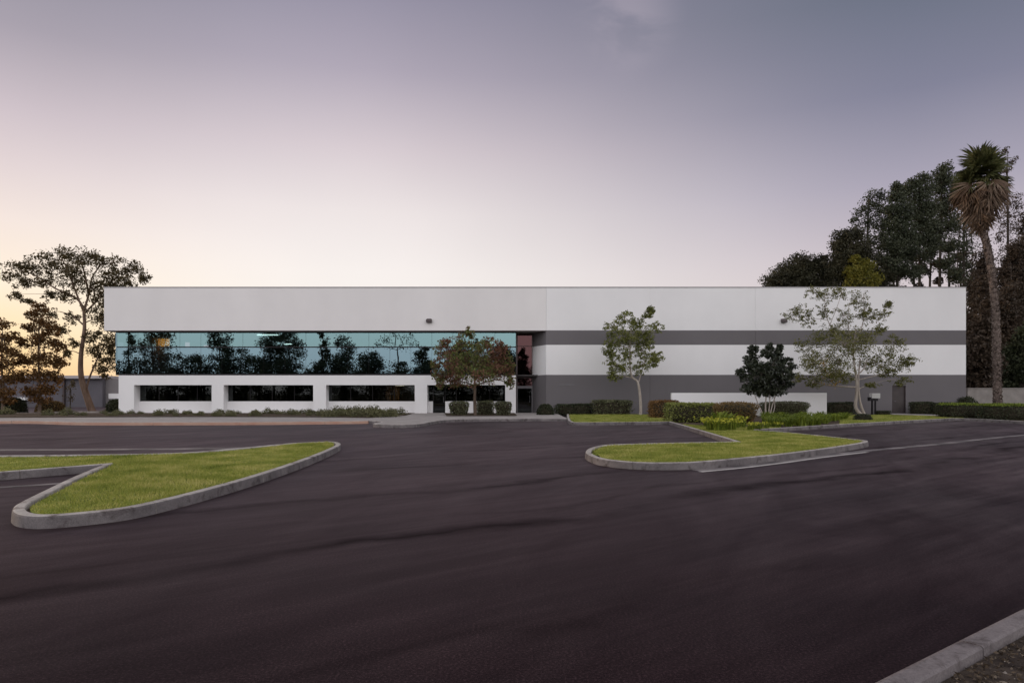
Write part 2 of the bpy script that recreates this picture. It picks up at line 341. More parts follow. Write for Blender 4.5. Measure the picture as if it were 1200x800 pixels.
def tree(name, base, trunk, trunk_r, clumps, Y, leaf, bark, label, cat='tree', group=None, seed=1, leafsize=.16, dens=1.0,
         tufts=26, per=16, spread=.33, trunk2=None, flat=.75, gold=None, limb=.3, sag=0.0, wid=.5, up=0.0, bn=7, shell=.55, cs=1.0):
    """clumps: (px, py, rx_px, ry_px, dy_m) in photo pixels at distance Y, or ('m', x, y, z, rx, rz)"""
    rng = np.random.default_rng(seed); rnd = random.Random(seed)
    root = empty(name, base, label, cat, group)
    mb = MB()
    trunk = [Vector(t) for t in trunk]
    n = len(trunk)
    def resample(pts, k):
        out = []
        for i in range(len(pts)-1):
            p0 = pts[max(i-1, 0)]; p1 = pts[i]; p2 = pts[i+1]; p3 = pts[min(i+2, len(pts)-1)]
            for j in range(k):
                t = j/k
                out.append(.5*((2*p1)+(p2-p0)*t+(2*p0-5*p1+4*p2-p3)*t*t+(3*p1-p0-3*p2+p3)*t**3))
        out.append(pts[-1]); return out
    nodes = []
    def add_trunk(tr, r0, r1):
        pts = resample(tr, 4); m = len(pts)
        rr = [r0+(r1-r0)*(i/(m-1))**.8 for i in range(m)]
        if tr is trunk: rr[0] *= 1.35
        mb.tube(pts, rr, bn)
        for p, r in zip(pts, rr): nodes.append((p, r))
    add_trunk(trunk, trunk_r, trunk_r*limb)
    for t2 in (trunk2 or []):
        add_trunk([Vector(t) for t in t2[0]], t2[1], t2[1]*.4)
    cl = []
    px_m = Y/F
    for c in clumps:
        if c[0] == 'm': cl.append((Vector(c[1:4]), c[4], c[4], c[5]))
        else:
            dy = c[4] if len(c) > 4 else 0
            p = Vector(W(c[0], c[1], Y)); p.y += dy
            cl.append((p, c[2]*px_m, c[2]*px_m*.9, c[3]*px_m))
    zb = trunk[0].z+(trunk[-1].z-trunk[0].z)*.3
    cl.sort(key=lambda c: min((c[0]-q[0]).length for q in nodes))
    Vs = []; Qs = []; k0 = 0; gV = []; gQ = []; g0 = 0
    for (p, rx, ry, rz) in cl:
        best = None
        for q, r in nodes:
            if q.z > p.z+rz*.3 or q.z < zb: continue
            d = (p-q).length+max(0, (q.z-p.z)+.25*rx)*1.2-r*3
            if best is None or d < best[0]: best = (d, q, r)
        if best is None: best = (0, trunk[-1], trunk_r*limb)
        q, r = best[1], best[2]
        L_ = (p-q).length
        r0 = min(r*.75, .012+.022*L_+.012*rx); r1 = max(.012, r0*.45)
        mid = q.lerp(p, .5)+Vector((rnd.uniform(-.1, .1), rnd.uniform(-.1, .1), rnd.uniform(-.02, .14)))*L_
        pts = resample([q, mid, p], 3)
        rr = [r0+(r1-r0)*i/(len(pts)-1) for i in range(len(pts))]
        mb.tube(pts, rr, 5, cap=False)
        for pp, r_ in list(zip(pts, rr))[1:]: nodes.append((pp, r_))
        vol = max(.15, rx*rz)
        nt_ = max(4, int(tufts*dens*vol**.75))
        u = unit(rng.normal(size=(nt_, 3))); rad = rng.random(nt_)**shell
        tc = u*rad[:, None]*np.array([rx, ry, rz])*.88*cs
        tc[:, 2] *= flat/.75
        tc += np.array(p)
        for t in tc[:max(3, int(nt_*.6))]:
            t = Vector(t); mm = p.lerp(t, .5)+Vector((0, 0, .06*(t-p).length))
            mb.tube([p, mm, t], [r1*.6, r1*.4, .005], 3, cap=False)
        kk = max(5, int(per*dens))
        c = np.repeat(tc, kk, 0)+unit(rng.normal(size=(nt_*kk, 3)))*(rng.random(nt_*kk)**.5)[:, None]*np.array([1, 1, .7])*1.75*spread*min(1.3, max(.45, rx))
        c[:, 2] -= sag*rng.random(len(c))
        V, Q = leaf_quads(rng, c, leafsize, leafsize*wid, up=up)
        Vs.append(V); Qs.append(Q+k0); k0 += len(V)
    tr = mb.build('trunk', bark, root, smooth=True)
    cr = np_mesh('crown', np.concatenate(Vs), np.concatenate(Qs), leaf, root, base)
    if gold:
        gc = []
        for (px, py, r, n_) in gold:
            p = np.array(W(px, py, Y)); gc.append(p+rng.normal(size=(n_, 3))*r*px_m*.5-np.array([0, .8, 0]))
        V, Q = leaf_quads(rng, np.concatenate(gc), leafsize, leafsize*.7)
        np_mesh('blossom', V, Q, L['gold'], root, base)
    return root

def hedge(name, cx, cy, w, d, h, leaf, label, group=None, shape='box', n=None, ls=.09, rot=0, rnd_=.06, seed=1, z0=0.0, topleaf=None, gap=0.0, cat='hedge', core=(.02, .016, .012)):
    """clipped hedge: twiggy dark inside, thousands of leaves on an uneven outer skin"""
    rng = np.random.default_rng(seed)
    key = 'twigs'
    if key not in M: M[key] = plain('hedge_twigs', (.022, .019, .012, 1), (.045, .036, .022, 1), 9, .95)
    area = 2*(w+d)*h+w*d
    n = n or int(area*330*(.09/ls)**1.6)
    n = min(n, 16000)
    u = rng.random((n, 3))*2-1
    if shape == 'box':
        ax = rng.random(n); aw = np.array([d*h, w*h, w*d]); aw = aw/aw.sum()
        which = np.digitize(ax, np.cumsum(aw)[:2])
        idx = np.arange(n); sgn = np.sign(rng.random(n)-.5); sgn[which == 2] = 1
        u[idx, which] = sgn
        pw = 7.0
        nrm = (np.abs(u)**pw).sum(1)**(1/pw); u = u/nrm[:, None]
    elif shape == 'dome':
        u = unit(rng.normal(size=(n, 3))); u = u/((np.abs(u)**3).sum(1)**(1/3))[:, None]
    elif shape == 'vase':
        pw = 5.0; u = unit(rng.normal(size=(n, 3))); u = u/((np.abs(u)**pw).sum(1)**(1/pw))[:, None]
    hx, hy, hz = w/2, d/2, h/2
    p = u*np.array([hx, hy, hz])
    if shape == 'dome': p[:, 2] = np.abs(u[:, 2])*h-hz
    if shape == 'vase': p[:, :2] *= (.62+.38*((u[:, 2:3]+1)/2))
    # uneven skin
    ph = rng.random(6)*6
    k = 1+rnd_*(np.sin(p[:, 0]*2.3+ph[0])+np.sin(p[:, 1]*2.9+ph[1])+np.sin(p[:, 2]*4.1+ph[2]))*.6+rng.normal(size=n)*rnd_*.8
    k = np.minimum(k, 1.12)
    depth = rng.random(n)**2.2*.22
    p = p*(k*(1-depth*.6))[:, None]
    keep = p[:, 2] > -hz+.02
    p = p[keep]; out = unit(p/np.array([hx, hy, hz]))
    c, s = math.cos(rot), math.sin(rot)
    def tr(p):
        q = p.copy(); q[:, 0] = p[:, 0]*c-p[:, 1]*s+cx; q[:, 1] = p[:, 0]*s+p[:, 1]*c+cy; q[:, 2] = p[:, 2]+hz+z0; return q
    V, Q = leaf_quads(rng, tr(p), ls, ls*.6, direct=out*.6+rng.normal(size=p.shape)*.8)
    mi = np.zeros(len(Q), dtype=np.int32)
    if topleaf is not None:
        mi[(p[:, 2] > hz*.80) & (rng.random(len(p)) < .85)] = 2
    # core
    cv = []; nu, nv = 18, 9
    for j in range(nv+1):
        for i in range(nu):
            th = 2*math.pi*i/nu; f = -math.pi/2+math.pi*j/nv
            q = np.array([math.cos(f)*math.cos(th), math.cos(f)*math.sin(th), math.sin(f)])
            e = 7.0 if shape == 'box' else (3.0 if shape == 'dome' else 5.0)
            q = q/((np.abs(q)**e).sum()**(1/e))
            b = q*np.array([hx, hy, hz])
            if shape == 'dome': b[2] = abs(q[2])*h-hz if q[2] > 0 else -hz
            if shape == 'vase': b[:2] *= (.62+.38*((q[2]+1)/2))
            cv.append(b*np.array([.84, .84, .86]))
    cv = tr(np.array(cv)); cf = []
    for j in range(nv):
        for i in range(nu): cf.append((j*nu+i, j*nu+(i+1) % nu, (j+1)*nu+(i+1) % nu, (j+1)*nu+i))
    nV = len(V)
    VV = np.concatenate([V, cv]); QQ = np.concatenate([Q, np.array(cf)+nV]); mm = np.concatenate([mi, np.ones(len(cf), dtype=np.int32)])
    mats = [leaf, M['twigs']]+([topleaf] if topleaf is not None else [])
    o = np_mesh(name, VV, QQ, mats, None, (cx, cy, z0), mm)
    return tag(o, label, cat, group)

def hedge_px(name, x0, x1, ytop, ybase, leaf, label, depth=1.0, **kw):
    """hedge whose front face spans the pixels x0..x1, ytop..ybase"""
    Yf = F*EYE/(ybase-HZ); w = (x1-x0)/F*Yf; h = (ybase-ytop)/F*Yf
    cx = ((x0+x1)/2-600)/F*Yf
    return hedge(name, cx, Yf+depth/2, w, depth, h, leaf, label, **kw)

# ------------------------------------------------------------------ ground
mb = MB(); mb.add([(-900, -500, -.06), (900, -500, -.06), (900, 1500, -.06), (-900, 1500, -.06)], [(0, 1, 2, 3)])
tag(mb.build('ground', M['land']), kind='structure')

def sheet(name, pts, z, mat, thick=0, kind='structure'):
    pts = [Vector((p[0], p[1])) for p in pts]; n = len(pts)
    vo, eo, fo = delaunay_2d_cdt(pts, [(i, (i+1) % n) for i in range(n)], [], 0, 1e-4)[:3]
    cx = np.array([sum(vo[i].x for i in f)/len(f) for f in fo]); cy = np.array([sum(vo[i].y for i in f)/len(f) for f in fo])
    ok = in_poly(cx, cy, pts); fs = []
    for f, k in zip(fo, ok):
        if not k: continue
        a, b, c = (vo[i] for i in f[:3])
        fs.append(tuple(f) if (b-a).cross(c-a) > 0 else tuple(f)[::-1])
    me = bpy.data.meshes.new(name); me.from_pydata([(v.x, v.y, z) for v in vo], [], fs); me.materials.append(mat); me.update()
    o = bpy.data.objects.new(name, me); C.objects.link(o)
    return tag(o, kind=kind) if kind else o

def smooth_px(pts, k=5, closed=False):
    """Catmull-Rom through the ground points; a third item 1 marks a sharp corner"""
    G = [Vector(P(p[0], p[1])[:2]) for p in pts]; sharp = [len(p) > 2 for p in pts]; n = len(G); out = []
    rng_ = range(n if closed else n-1)
    for i in rng_:
        p1 = G[i]; p2 = G[(i+1) % n]
        p0 = G[i-1] if (closed or i > 0) and not sharp[i] else p1
        p3 = G[(i+2) % n] if (closed or i+2 < n) and not sharp[(i+1) % n] else p2
        for j in range(k):
            t = j/k
            out.append(.5*((2*p1)+(p2-p0)*t+(2*p0-5*p1+4*p2-p3)*t*t+(3*p1-p0-3*p2+p3)*t**3))
    if not closed: out.append(G[-1])
    return out

def offset(pts, d):
    out = []; n = len(pts)
    for i, p in enumerate(pts):
        a = (pts[i]-pts[i-1]).normalized() if i > 0 else None
        b = (pts[i+1]-pts[i]).normalized() if i < n-1 else None
        if a is None: a = b
        if b is None: b = a
        na = Vector((-a.y, a.x)); nb = Vector((-b.y, b.x)); m = na+nb
        m = m.normalized() if m.length > 1e-4 else na
        out.append(p+m*d/max(.35, m.dot(na)))
    return out

def dedupe(pts, e=.03):
    o = [pts[0]]
    for p in pts[1:]:
        if (p-o[-1]).length > e: o.append(p)
    return o

def kerb(name, pts, side, mat, w=.15, h=.15, seg=3.05, inner_z=.02, mats=None, zb=0.0):
    """kerb swept along pts (its outer foot), inward to the left (+1) or right (-1); cast in lengths with joints between"""
    # split by arc length
    pts = dedupe(pts)
    prof = [(0, -.03), (.012, h-.03), (.022, h-.008), (.045, h), (w-.012, h), (w, h-.012), (w, inner_z-.03)]
    offs = [offset(pts, side*o) for o, _ in prof]
    mbk = MB(); acc = 0; chunks = [[0]]
    for i in range(1, len(pts)):
        acc += (pts[i]-pts[i-1]).length
        chunks[-1].append(i)
        if acc > seg: chunks.append([i]); acc = 0
    for ch in chunks:
        if len(ch) < 2: continue
        vs = []; m = len(prof)
        for j, i in enumerate(ch):
            for k in range(m):
                q = offs[k][i].copy()
                if j == 0: q += (offs[k][ch[1]]-q).normalized()*.007
                if j == len(ch)-1: q += (offs[k][ch[-2]]-q).normalized()*.007
                vs.append((q.x, q.y, prof[k][1]+zb))
        fs = []; mi = []
        for j in range(len(ch)-1):
            for k in range(m-1):
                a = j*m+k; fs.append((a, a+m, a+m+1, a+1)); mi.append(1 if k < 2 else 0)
        n0 = len(mbk.v)
        for f_, q_ in zip(fs, mi): pass
        mbk.v += vs
        for f_, q_ in zip(fs, mi):
            mbk.f.append(tuple(x+n0 for x in f_)); mbk.m.append(q_ if mats else 0)
        mbk.f.append(tuple(n0+x for x in range(m))); mbk.m.append(0)
        e = n0+(len(ch)-1)*m; mbk.f.append(tuple(e+x for x in range(m))[::-1]); mbk.m.append(0)
    o = mbk.build(name, mats or mat)
    tag(o, kind='structure')
    return offs[4]

def resamp(pts, d):
    out = [pts[0]]
    for i in range(1, len(pts)):
        a = pts[i-1]; b = pts[i]; n = max(1, int((b-a).length/d))
        for j in range(1, n+1): out.append(a.lerp(b, j/n))
    return out

def in_poly(x, y, poly):
    inside = np.zeros(len(x), dtype=bool); n = len(poly); j = n-1
    for i in range(n):
        xi, yi = poly[i][0], poly[i][1]; xj, yj = poly[j][0], poly[j][1]
        if yi != yj:
            c = ((yi > y) != (yj > y)) & (x < (xj-xi)*(y-yi)/(yj-yi)+xi)
            inside ^= c
        j = i
    return inside

def grass(name, poly, z, per_m2, h, label, seed, xmin=-40, xmax=40, ymax=60, w=.012):
    rng = np.random.default_rng(seed)
    xs = [p[0] for p in poly]; ys = [p[1] for p in poly]
    x0, x1, y0, y1 = max(min(xs), xmin), min(max(xs), xmax), min(ys), min(max(ys), ymax)
    n = int((x1-x0)*(y1-y0)*per_m2)
    x = x0+rng.random(n)*(x1-x0); y = y0+rng.random(n)*(y1-y0)
    k = in_poly(x, y, poly) & (np.abs(x) < y*.80+1.5)
    # patchy growth
    den = .75+.25*np.sin(x*1.9+np.sin(y*1.3)*2)*np.sin(y*2.3+np.sin(x*.9)*2)
    k &= rng.random(n) < den
    x = x[k]; y = y[k]; n = len(x)
    hh = h*(.5+.8*rng.random(n))*(.8+.3*np.sin(x*1.1+y*.7))
    ang = rng.random(n)*2*math.pi; lean = hh*(.2+.7*rng.random(n))
    la = rng.random(n)*2*math.pi
    bx = np.cos(ang)*w; by = np.sin(ang)*w
    a = np.stack([x-bx, y-by, np.full(n, z)], 1); b = np.stack([x+bx, y+by, np.full(n, z)], 1)
    t = np.stack([x+np.cos(la)*lean, y+np.sin(la)*lean, z+hh], 1)
    V = np.stack([a, b, t], 1).reshape(-1, 3); Q = np.arange(3*n).reshape(-1, 3)
    o = np_mesh(name, V, Q, L['blade'], None, (0, 0, 0))
    return tag(o, label, 'grass', kind='stuff')

# asphalt: one big sheet, street and car park together
sheet('asphalt', [(-140, 1.0), (-30, 1.0), (-8, -8), (60, -8), (140, 50), (140, 95), (-140, 95)], 0.0, M['asphalt'])
# far side of the street (behind and right of the camera): kerb and bare ground
a = Vector(P(1012, 800, .15)[:2]); b = Vector(P(1200, 708, .15)[:2]); d = (b-a).normalized()
line = [a-d*14.95+d*i*.4 for i in range(0, 130)]
sheet('verge_ground', [tuple(line[0]+Vector((.1, -.12))), tuple(line[-1]+Vector((.1, -.12))), (60, -60), (-60, -60), (-25, -18)], .085, M['dirt'])
kerb('kerb', line, -1, concrete_mat('street_kerb_concrete', (.135, .115, .118, 1), (.215, .188, .188, 1)), seg=3.6, inner_z=.07)
# kerb is .5 m phase: joints every 3.6 m

# left island
Lp = [(-260, 585), (-120, 573.5), (0, 562.6), (60, 557.5), (119, 552.5, 1), (85, 568), (50, 586), (22, 601, 0), (13, 608.5), (15, 614.5), (26, 618.3), (48, 619.5), (90, 616.5), (150, 609), (200, 597.5), (250, 583.5),
      (300, 568), (350, 550), (380, 537.5), (396, 529.5), (400, 526), (396, 523.4), (385, 522.6)]
Lp = [p[:2] if (len(p) > 2 and p[2] == 0) else p for p in Lp]
Lk = smooth_px(Lp, 6)
Lfar = smooth_px([(385, 522.6), (345, 524.5), (300, 529), (250, 534), (200, 537.5), (100, 539.5), (0, 540.5), (-120, 541), (-260, 541.5)], 5)
full = Lk+Lfar[1:]
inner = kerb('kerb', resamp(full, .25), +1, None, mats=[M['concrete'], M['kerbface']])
left_poly = [tuple(p) for p in offset(inner, .06)]
sheet('planting_ground', [tuple(p) for p in inner], .085, M['soil'])
sheet('lawn', left_poly, .115, M['lawn'])
grass('grass', left_poly, .11, 2300, .055, 'mown green grass on the left kerbed island', 11, ymax=25, w=.008)

# right island + planting area up to the building (one kerbed piece of land)
Rp = [(664, 487.2), (664.5, 493), (668, 497.3), (680, 498.2), (720, 498.0), (783, 497.2, 1), (800, 502.3), (830, 512), (861, 522.6, 1), (800, 524), (745, 525.4), (710, 527), (692, 530.5),
      (685.5, 535.5), (689, 540), (702, 545), (730, 548.8), (765, 550.6), (817, 549.6), (873, 544.2), (920, 539), (967, 532.4), (1000, 527), (1014, 524.3), (1018, 522.3), (1010, 520.6),
      (967, 515.5), (920, 510.5), (893, 508.6), (882, 507.6, 1), (940, 503.8), (1000, 499.8), (1060, 496.2), (1108, 493.4), (1122, 492.8), (1160, 494.5), (1200, 497), (1300, 503), (1460, 513), (1700, 533)]
Rk = smooth_px(Rp, 6)
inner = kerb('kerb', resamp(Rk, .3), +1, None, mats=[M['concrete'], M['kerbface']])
# which side is inland? the path runs clockwise or not: test with a point on the lawn
test = P(800, 538)
poly = [tuple(p) for p in offset(inner, .07)]+[(60, 60), (inner[0].x, 60)]
RIGHT_POLY = poly
sheet('planting_ground', [tuple(p) for p in inner]+[(70, 30), (70, 47.9), (inner[0].x, 47.9)], .095, M['soil'])
# lawns on it
i0 = [tuple(p) for p in inner]
def inner_until(y_lo, y_hi): pass
lobe = [(p[0], p[1]) for p in i0 if True]
# front lobe: everything of the planting ground nearer than 28 m
lobeclip = [P(783, 499.5)[:2], P(800, 503.5)[:2], P(835, 503)[:2], P(870, 506)[:2], P(930, 504.4)[:2]]
def clip_lawn(name, region, dens, h, label, seed, w=.008):
    """turf sheet = region polygon inside the kerbs; sampled grid so it follows both outlines"""
    xs = [p[0] for p in region]; ys = [p[1] for p in region]; st = .12
    gx = np.arange(min(xs), max(xs), st); gy = np.arange(min(ys), max(ys), st)
    X_, Y_ = np.meshgrid(gx, gy); X_ = X_.ravel(); Y_ = Y_.ravel()
    cx_ = X_+st/2; cy_ = Y_+st/2
    k = in_poly(cx_, cy_, region) & in_poly(cx_, cy_, RIGHT_POLY)
    X_ = X_[k]; Y_ = Y_[k]; n = len(X_); z = .12
    V = np.stack([np.stack([X_, Y_, np.full(n, z)], 1), np.stack([X_+st, Y_, np.full(n, z)], 1), np.stack([X_+st, Y_+st, np.full(n, z)], 1), np.stack([X_, Y_+st, np.full(n, z)], 1)], 1).reshape(-1, 3)
    o = np_mesh('lawn', V, np.arange(4*n).reshape(-1, 4), M['lawn']); tag(o, kind='structure')
    rng = np.random.default_rng(seed)
    m = int(n*st*st*dens); idx = rng.integers(0, n, m)
    x = X_[idx]+rng.random(m)*st; y = Y_[idx]+rng.random(m)*st
    hh = h*(.5+.8*rng.random(m)); ang = rng.random(m)*6.283; la = rng.random(m)*6.283; lean = hh*(.2+.7*rng.random(m))
    bx = np.cos(ang)*w; by = np.sin(ang)*w
    a_ = np.stack([x-bx, y-by, np.full(m, z-.005)], 1); b_ = np.stack([x+bx, y+by, np.full(m, z-.005)], 1); t_ = np.stack([x+np.cos(la)*lean, y+np.sin(la)*lean, z+hh], 1)
    o = np_mesh('grass', np.stack([a_, b_, t_], 1).reshape(-1, 3), np.arange(3*m).reshape(-1, 3), L['blade'])
    tag(o, label, 'grass', kind='stuff')
regA = [P(675, 560)[:2], P(1030, 560)[:2], P(1040, 515)[:2], P(905, 504)[:2], P(840, 503)[:2], P(800, 500.5)[:2], P(783, 502)[:2], P(830, 519)[:2], P(700, 519)[:2], P(660, 530)[:2]]
clip_lawn('lawn', regA, 1500, .05, 'green grass on the pointed front island right of the driveway', 21)
regB = [P(664, 499)[:2], P(790, 499)[:2], P(775, 491)[:2], P(766, 488)[:2], P(664, 488)[:2]]
clip_lawn('lawn', regB, 500, .06, 'pale grass patch in front of the slim tree by the grey wall', 22, .014)
regC = [P(985, 503)[:2], P(1130, 493)[:2], P(1125, 490.5)[:2], P(1040, 488.5)[:2], P(1000, 488.5)[:2], P(985, 492)[:2]]
clip_lawn('lawn', regC, 500, .06, 'grass strip in front of the grey side door', 23, .014)

# concrete gutters
def strip(name, pts, w, z, mat):
    pts = resamp(dedupe(pts), 1.0); o = offset(pts, w)
    mbk = MB()
    for i in range(len(pts)-1):
        mbk.add([(pts[i].x, pts[i].y, z), (pts[i+1].x, pts[i+1].y, z), (o[i+1].x, o[i+1].y, z), (o[i].x, o[i].y, z)], [(0, 1, 2, 3)])
    return tag(mbk.build(name, mat), kind='structure')
strip('gutter_edge', smooth_px([(823, 553.4), (873, 548.6), (920, 542.8), (967, 536.2), (1019, 530.0)], 5), .13, .008, plain('pale_gutter_edge', (.34, .31, .29, 1), (.46, .42, .40, 1), 2, .85))
strip('gutter', smooth_px([(823, 552.3), (873, 547.6), (920, 541.8), (967, 535.2), (1013, 529.4), (1060, 525.0), (1120, 519.0), (1200, 510.5), (1330, 500.5)], 5), .30, .004, M['gutter'])
strip('gutter', smooth_px([(-160, 581.5), (-60, 575.5), (0, 571.8), (40, 569.3), (84, 566.3)], 3), .22, .004, M['gutter'])
strip('gutter', smooth_px([(-260, 528.6), (0, 528.2), (170, 527.2), (345, 525.5)], 3), .62, .004, M['gutter'])
strip('seam', smooth_px([(-260, 517.5), (0, 514.6), (170, 513.2), (300, 513.0)], 3), .10, .003, plain('tar_seam', (.008, .006, .006, 1), None, rough=.5))

# walk and beds in front of the left half
bed = smooth_px([(-300, 493.2), (-60, 492.6), (60, 492.0), (170, 491.4), (300, 491.4), (390, 491.9), (432, 492.6)], 3)
front = smooth_px([(-300, 497.5), (-60, 496.9), (30, 496.3), (90, 498.0), (170, 498.2), (300, 497.8), (400, 496.8), (432, 496.3)], 4)
ap = smooth_px([(432, 496.3, 1), (446, 497.4), (437, 499.6), (444, 500.8), (470, 501.3), (492, 500.2), (505, 497.6), (520, 495.2), (545, 494.0), (600, 493.5), (664.5, 493.3)], 5)
walk_front = front+ap[1:]
kerb('kerb', resamp(front, .4), +1, None, mats=[M['concrete'], M['redkerb']], seg=4)
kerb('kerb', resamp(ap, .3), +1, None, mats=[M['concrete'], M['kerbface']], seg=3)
wk = offset(dedupe(walk_front), .12)
right_x = P(664.5, 493)[0]
sheet('pavement', [tuple(p) for p in wk]+[(right_x, wk[-1].y), (right_x, 50.2), (-1.0, 50.2), (-70, 50.2), (-70, wk[0].y)], .145, M['walk'])
bedline = bed
sheet('planting_ground', [tuple(p) for p in bed]+[P(475, 489.6)[:2], P(483, 487.0)[:2], (-6.9, 48.55), (-50, 48.55), (-60, 43)], .17, M['soil'])
sheet('planting_ground', [P(523, 490.3)[:2], P(606, 490.0)[:2], (.2, 48.55), (-4.8, 48.55)], .17, M['soil'])
sheet('path', [P(1040, 487.9)[:2], P(1120, 490.9)[:2], P(1155, 491.6)[:2], P(1155, 490.2)[:2], P(1125, 489.5)[:2], (27.5, 47.9), (26.2, 47.9)], .150, M['walk'])

# ------------------------------------------------------------------ the office building
BY = 48.0
def zpx(y, Y): return EYE+(HZ-y)*Y/F
def xpx(x, Y): return (x-600)*Y/F
bld = empty('office_building', (1.6, BY, 0), 'long white two-storey office building with mirrored upper glass and grey stripes', 'building')
Z0, ZA, ZB, ZC, ZT = 0, 2.86, 4.96, 5.98, 8.98
XL, XR, XM = -28.68, 31.92, 2.4
# top wall in tilt-up panels with fine joints
def panels(name, x0, x1, z0, z1, y0, th, mat, joints):
    m = MB(); xs = [x0]+[j for j in joints if x0+.3 < j < x1-.3]+[x1]
    for i in range(len(xs)-1):
        m.box(xs[i]+(.007 if i else 0), xs[i+1]-(.007 if i < len(xs)-2 else 0), y0, y0+th, z0, z1)
    for j in xs[1:-1]: m.box(j-.007, j+.007, y0+.02, y0+th, z0+.005, z1-.005)
    return m.build(name, mat, bld)
JR = [XM, 9.7, 17.1, 24.7]
panels('parapet_wall', XL, XM, ZC, ZT, BY, 1.9, M['fascia'], [])
panels('parapet_wall', XM+.010, XR, ZC+.002, ZT, BY, .25, M['white'], JR[1:])
panels('grey_stripe', XM, XR, ZB, ZC, BY, .25, M['grey'], JR[1:])
panels('white_wall', XM, XR, ZA, ZB, BY, .25, M['white'], JR[1:])
# lower grey wall with the side door opening x 1045..1062
dx0, dx1, dz = xpx(1045.5, BY), xpx(1061.5, BY), zpx(451.5, BY)
m = MB(); xs = [XM, 9.7, 17.1, dx0]
for i in range(3): m.box(xs[i]+(.012 if i else 0), xs[i+1]-(.012 if i < 2 else 0), BY, BY+.25, Z0, ZA)
m.box(dx1, XR, BY, BY+.25, Z0, ZA); m.box(dx0, dx1, BY, BY+.25, dz, ZA)
for j in (9.7, 17.1): m.box(j-.012, j+.012, BY+.02, BY+.2, Z0, ZA-.01)
m.build('grey_wall', M['grey'], bld)
m = MB(); m.box(dx0+.05, dx1-.05, BY+.10, BY+.15, .12, dz-.05)
dr = m.build('door', plain('brown_grey_door', (.055, .045, .045, 1), (.075, .062, .06, 1), 2, .5), bld)
m = MB(); m.box(dx0, dx0+.05, BY+.03, BY+.16, 0, dz); m.box(dx1-.05, dx1, BY+.03, BY+.16, 0, dz); m.box(dx0+.05, dx1-.05, BY+.03, BY+.16, dz-.05, dz)
m.build('door_frame', M['bronze'], dr)
m = MB(); m.tube([(dx0+.14, BY+.10, 1.0), (dx0+.14, BY+.04, 1.0), (dx0+.28, BY+.04, 1.0)], .012, 6); m.build('handle', M['greymetal'], dr)
# angled return beside the entrance, striped like the wall
ang = [(XM, BY), (XM, BY+.25), (1.75, BY+2.1), (1.5, BY+2.0)]
for (z0, z1, mt, nm) in ((Z0, ZA, 'grey', 'grey_wall'), (ZA, ZB, 'white', 'white_wall'), (ZB, ZC-.003, 'grey', 'grey_stripe')):
    MB().prism([(XM-.002, BY+.003), (XM-.002, BY+.25), (1.78, BY+2.1), (1.5, BY+2.0)], z0, z1).build(nm, M[mt], bld)
# other sides, roof, floors
YB = BY+34
MB().box(XR-.25, XR, BY+.25, YB, 0, ZT-.003).build('white_wall', M['white'], bld)
MB().box(XL, XR, YB, YB+.25, 0, ZT).build('white_wall', M['white'], bld)
MB().box(XL, XL+.25, BY+1.9, YB, 0, ZT-.003).build('white_wall', M['white'], bld)
MB().box(XL+.25, XR-.25, BY+1.9, YB, ZT-.6, ZT-.45).build('roof', M['greymetal'], bld)
MB().box(XL, XM+.02, BY-.02, BY+1.9, ZC-.03, ZC).build('soffit', M['soffit'], bld)
# metal cap on the parapet
MB().box(XL-.02, XR+.02, BY-.025, BY+.27, ZT, ZT+.06).build('coping', plain('coping_metal', (.30, .285, .29, 1), None, rough=.5), bld)

# upper curtain wall: glass panes in two rows
YG = BY+.9
gx0, gx1 = xpx(137, YG), xpx(604.5, YG)
zt, zm, zb_ = ZC-.03, zpx(406.6, YG), zpx(439.5, YG)
nP = 19; pw = (gx1-gx0)/nP; rnd = random.Random(5)
for row, (a_, b_, mt) in enumerate(((zm, zt, 'glass_up'), (zb_+.10, zm, 'glass_up2'))):
    for i in range(nP):
        x0 = gx0+i*pw; x1 = x0+pw
        cx, cz = (x0+x1)/2, (a_+b_)/2; yaw, pit = rnd.gauss(0, .0011), rnd.gauss(0, .0012)
        vs = []
        for (x, z) in ((x0+.008, a_+.012), (x1-.008, a_+.012), (x1-.008, b_-.012), (x0+.008, b_-.012)):
            vs.append((x, YG+yaw*(x-cx)+pit*(z-cz), z))
        back = [(x, y+.012, z) for x, y, z in vs]
        m = MB(); m.add(vs, [(0, 1, 2, 3)])
        gp = m.build('window_pane', M[mt], bld)
# frame: butt joints, horizontal bar and dark base ledge
m = MB()
for i in range(nP+1):
    x = gx0+i*pw; m.box(x-.006, x+.006, YG+.004, YG+.05, zb_+.1, zt)
m.box(gx0, gx1, YG-.006, YG+.05, zm-.04, zm+.04)
m.box(gx0, gx1, YG-.01, YG+.05, zt-.025, zt-.005)
m.build('window_frame', M['metal'], bld)
MB().box(gx0, gx1+.03, YG-.06, YG+.10, zb_, zb_+.10).build('window_sill', M['metal'], bld)
MB().box(gx0-.08, gx0-.01, YG-.01, BY+1.9, zb_, zt).build('glass_end', M['glass_up2'], bld)
MB().box(gx1+.01, gx1+.08, YG-.01, BY+2.0, 0, zt).build('corner_post', M['bronze'], bld)
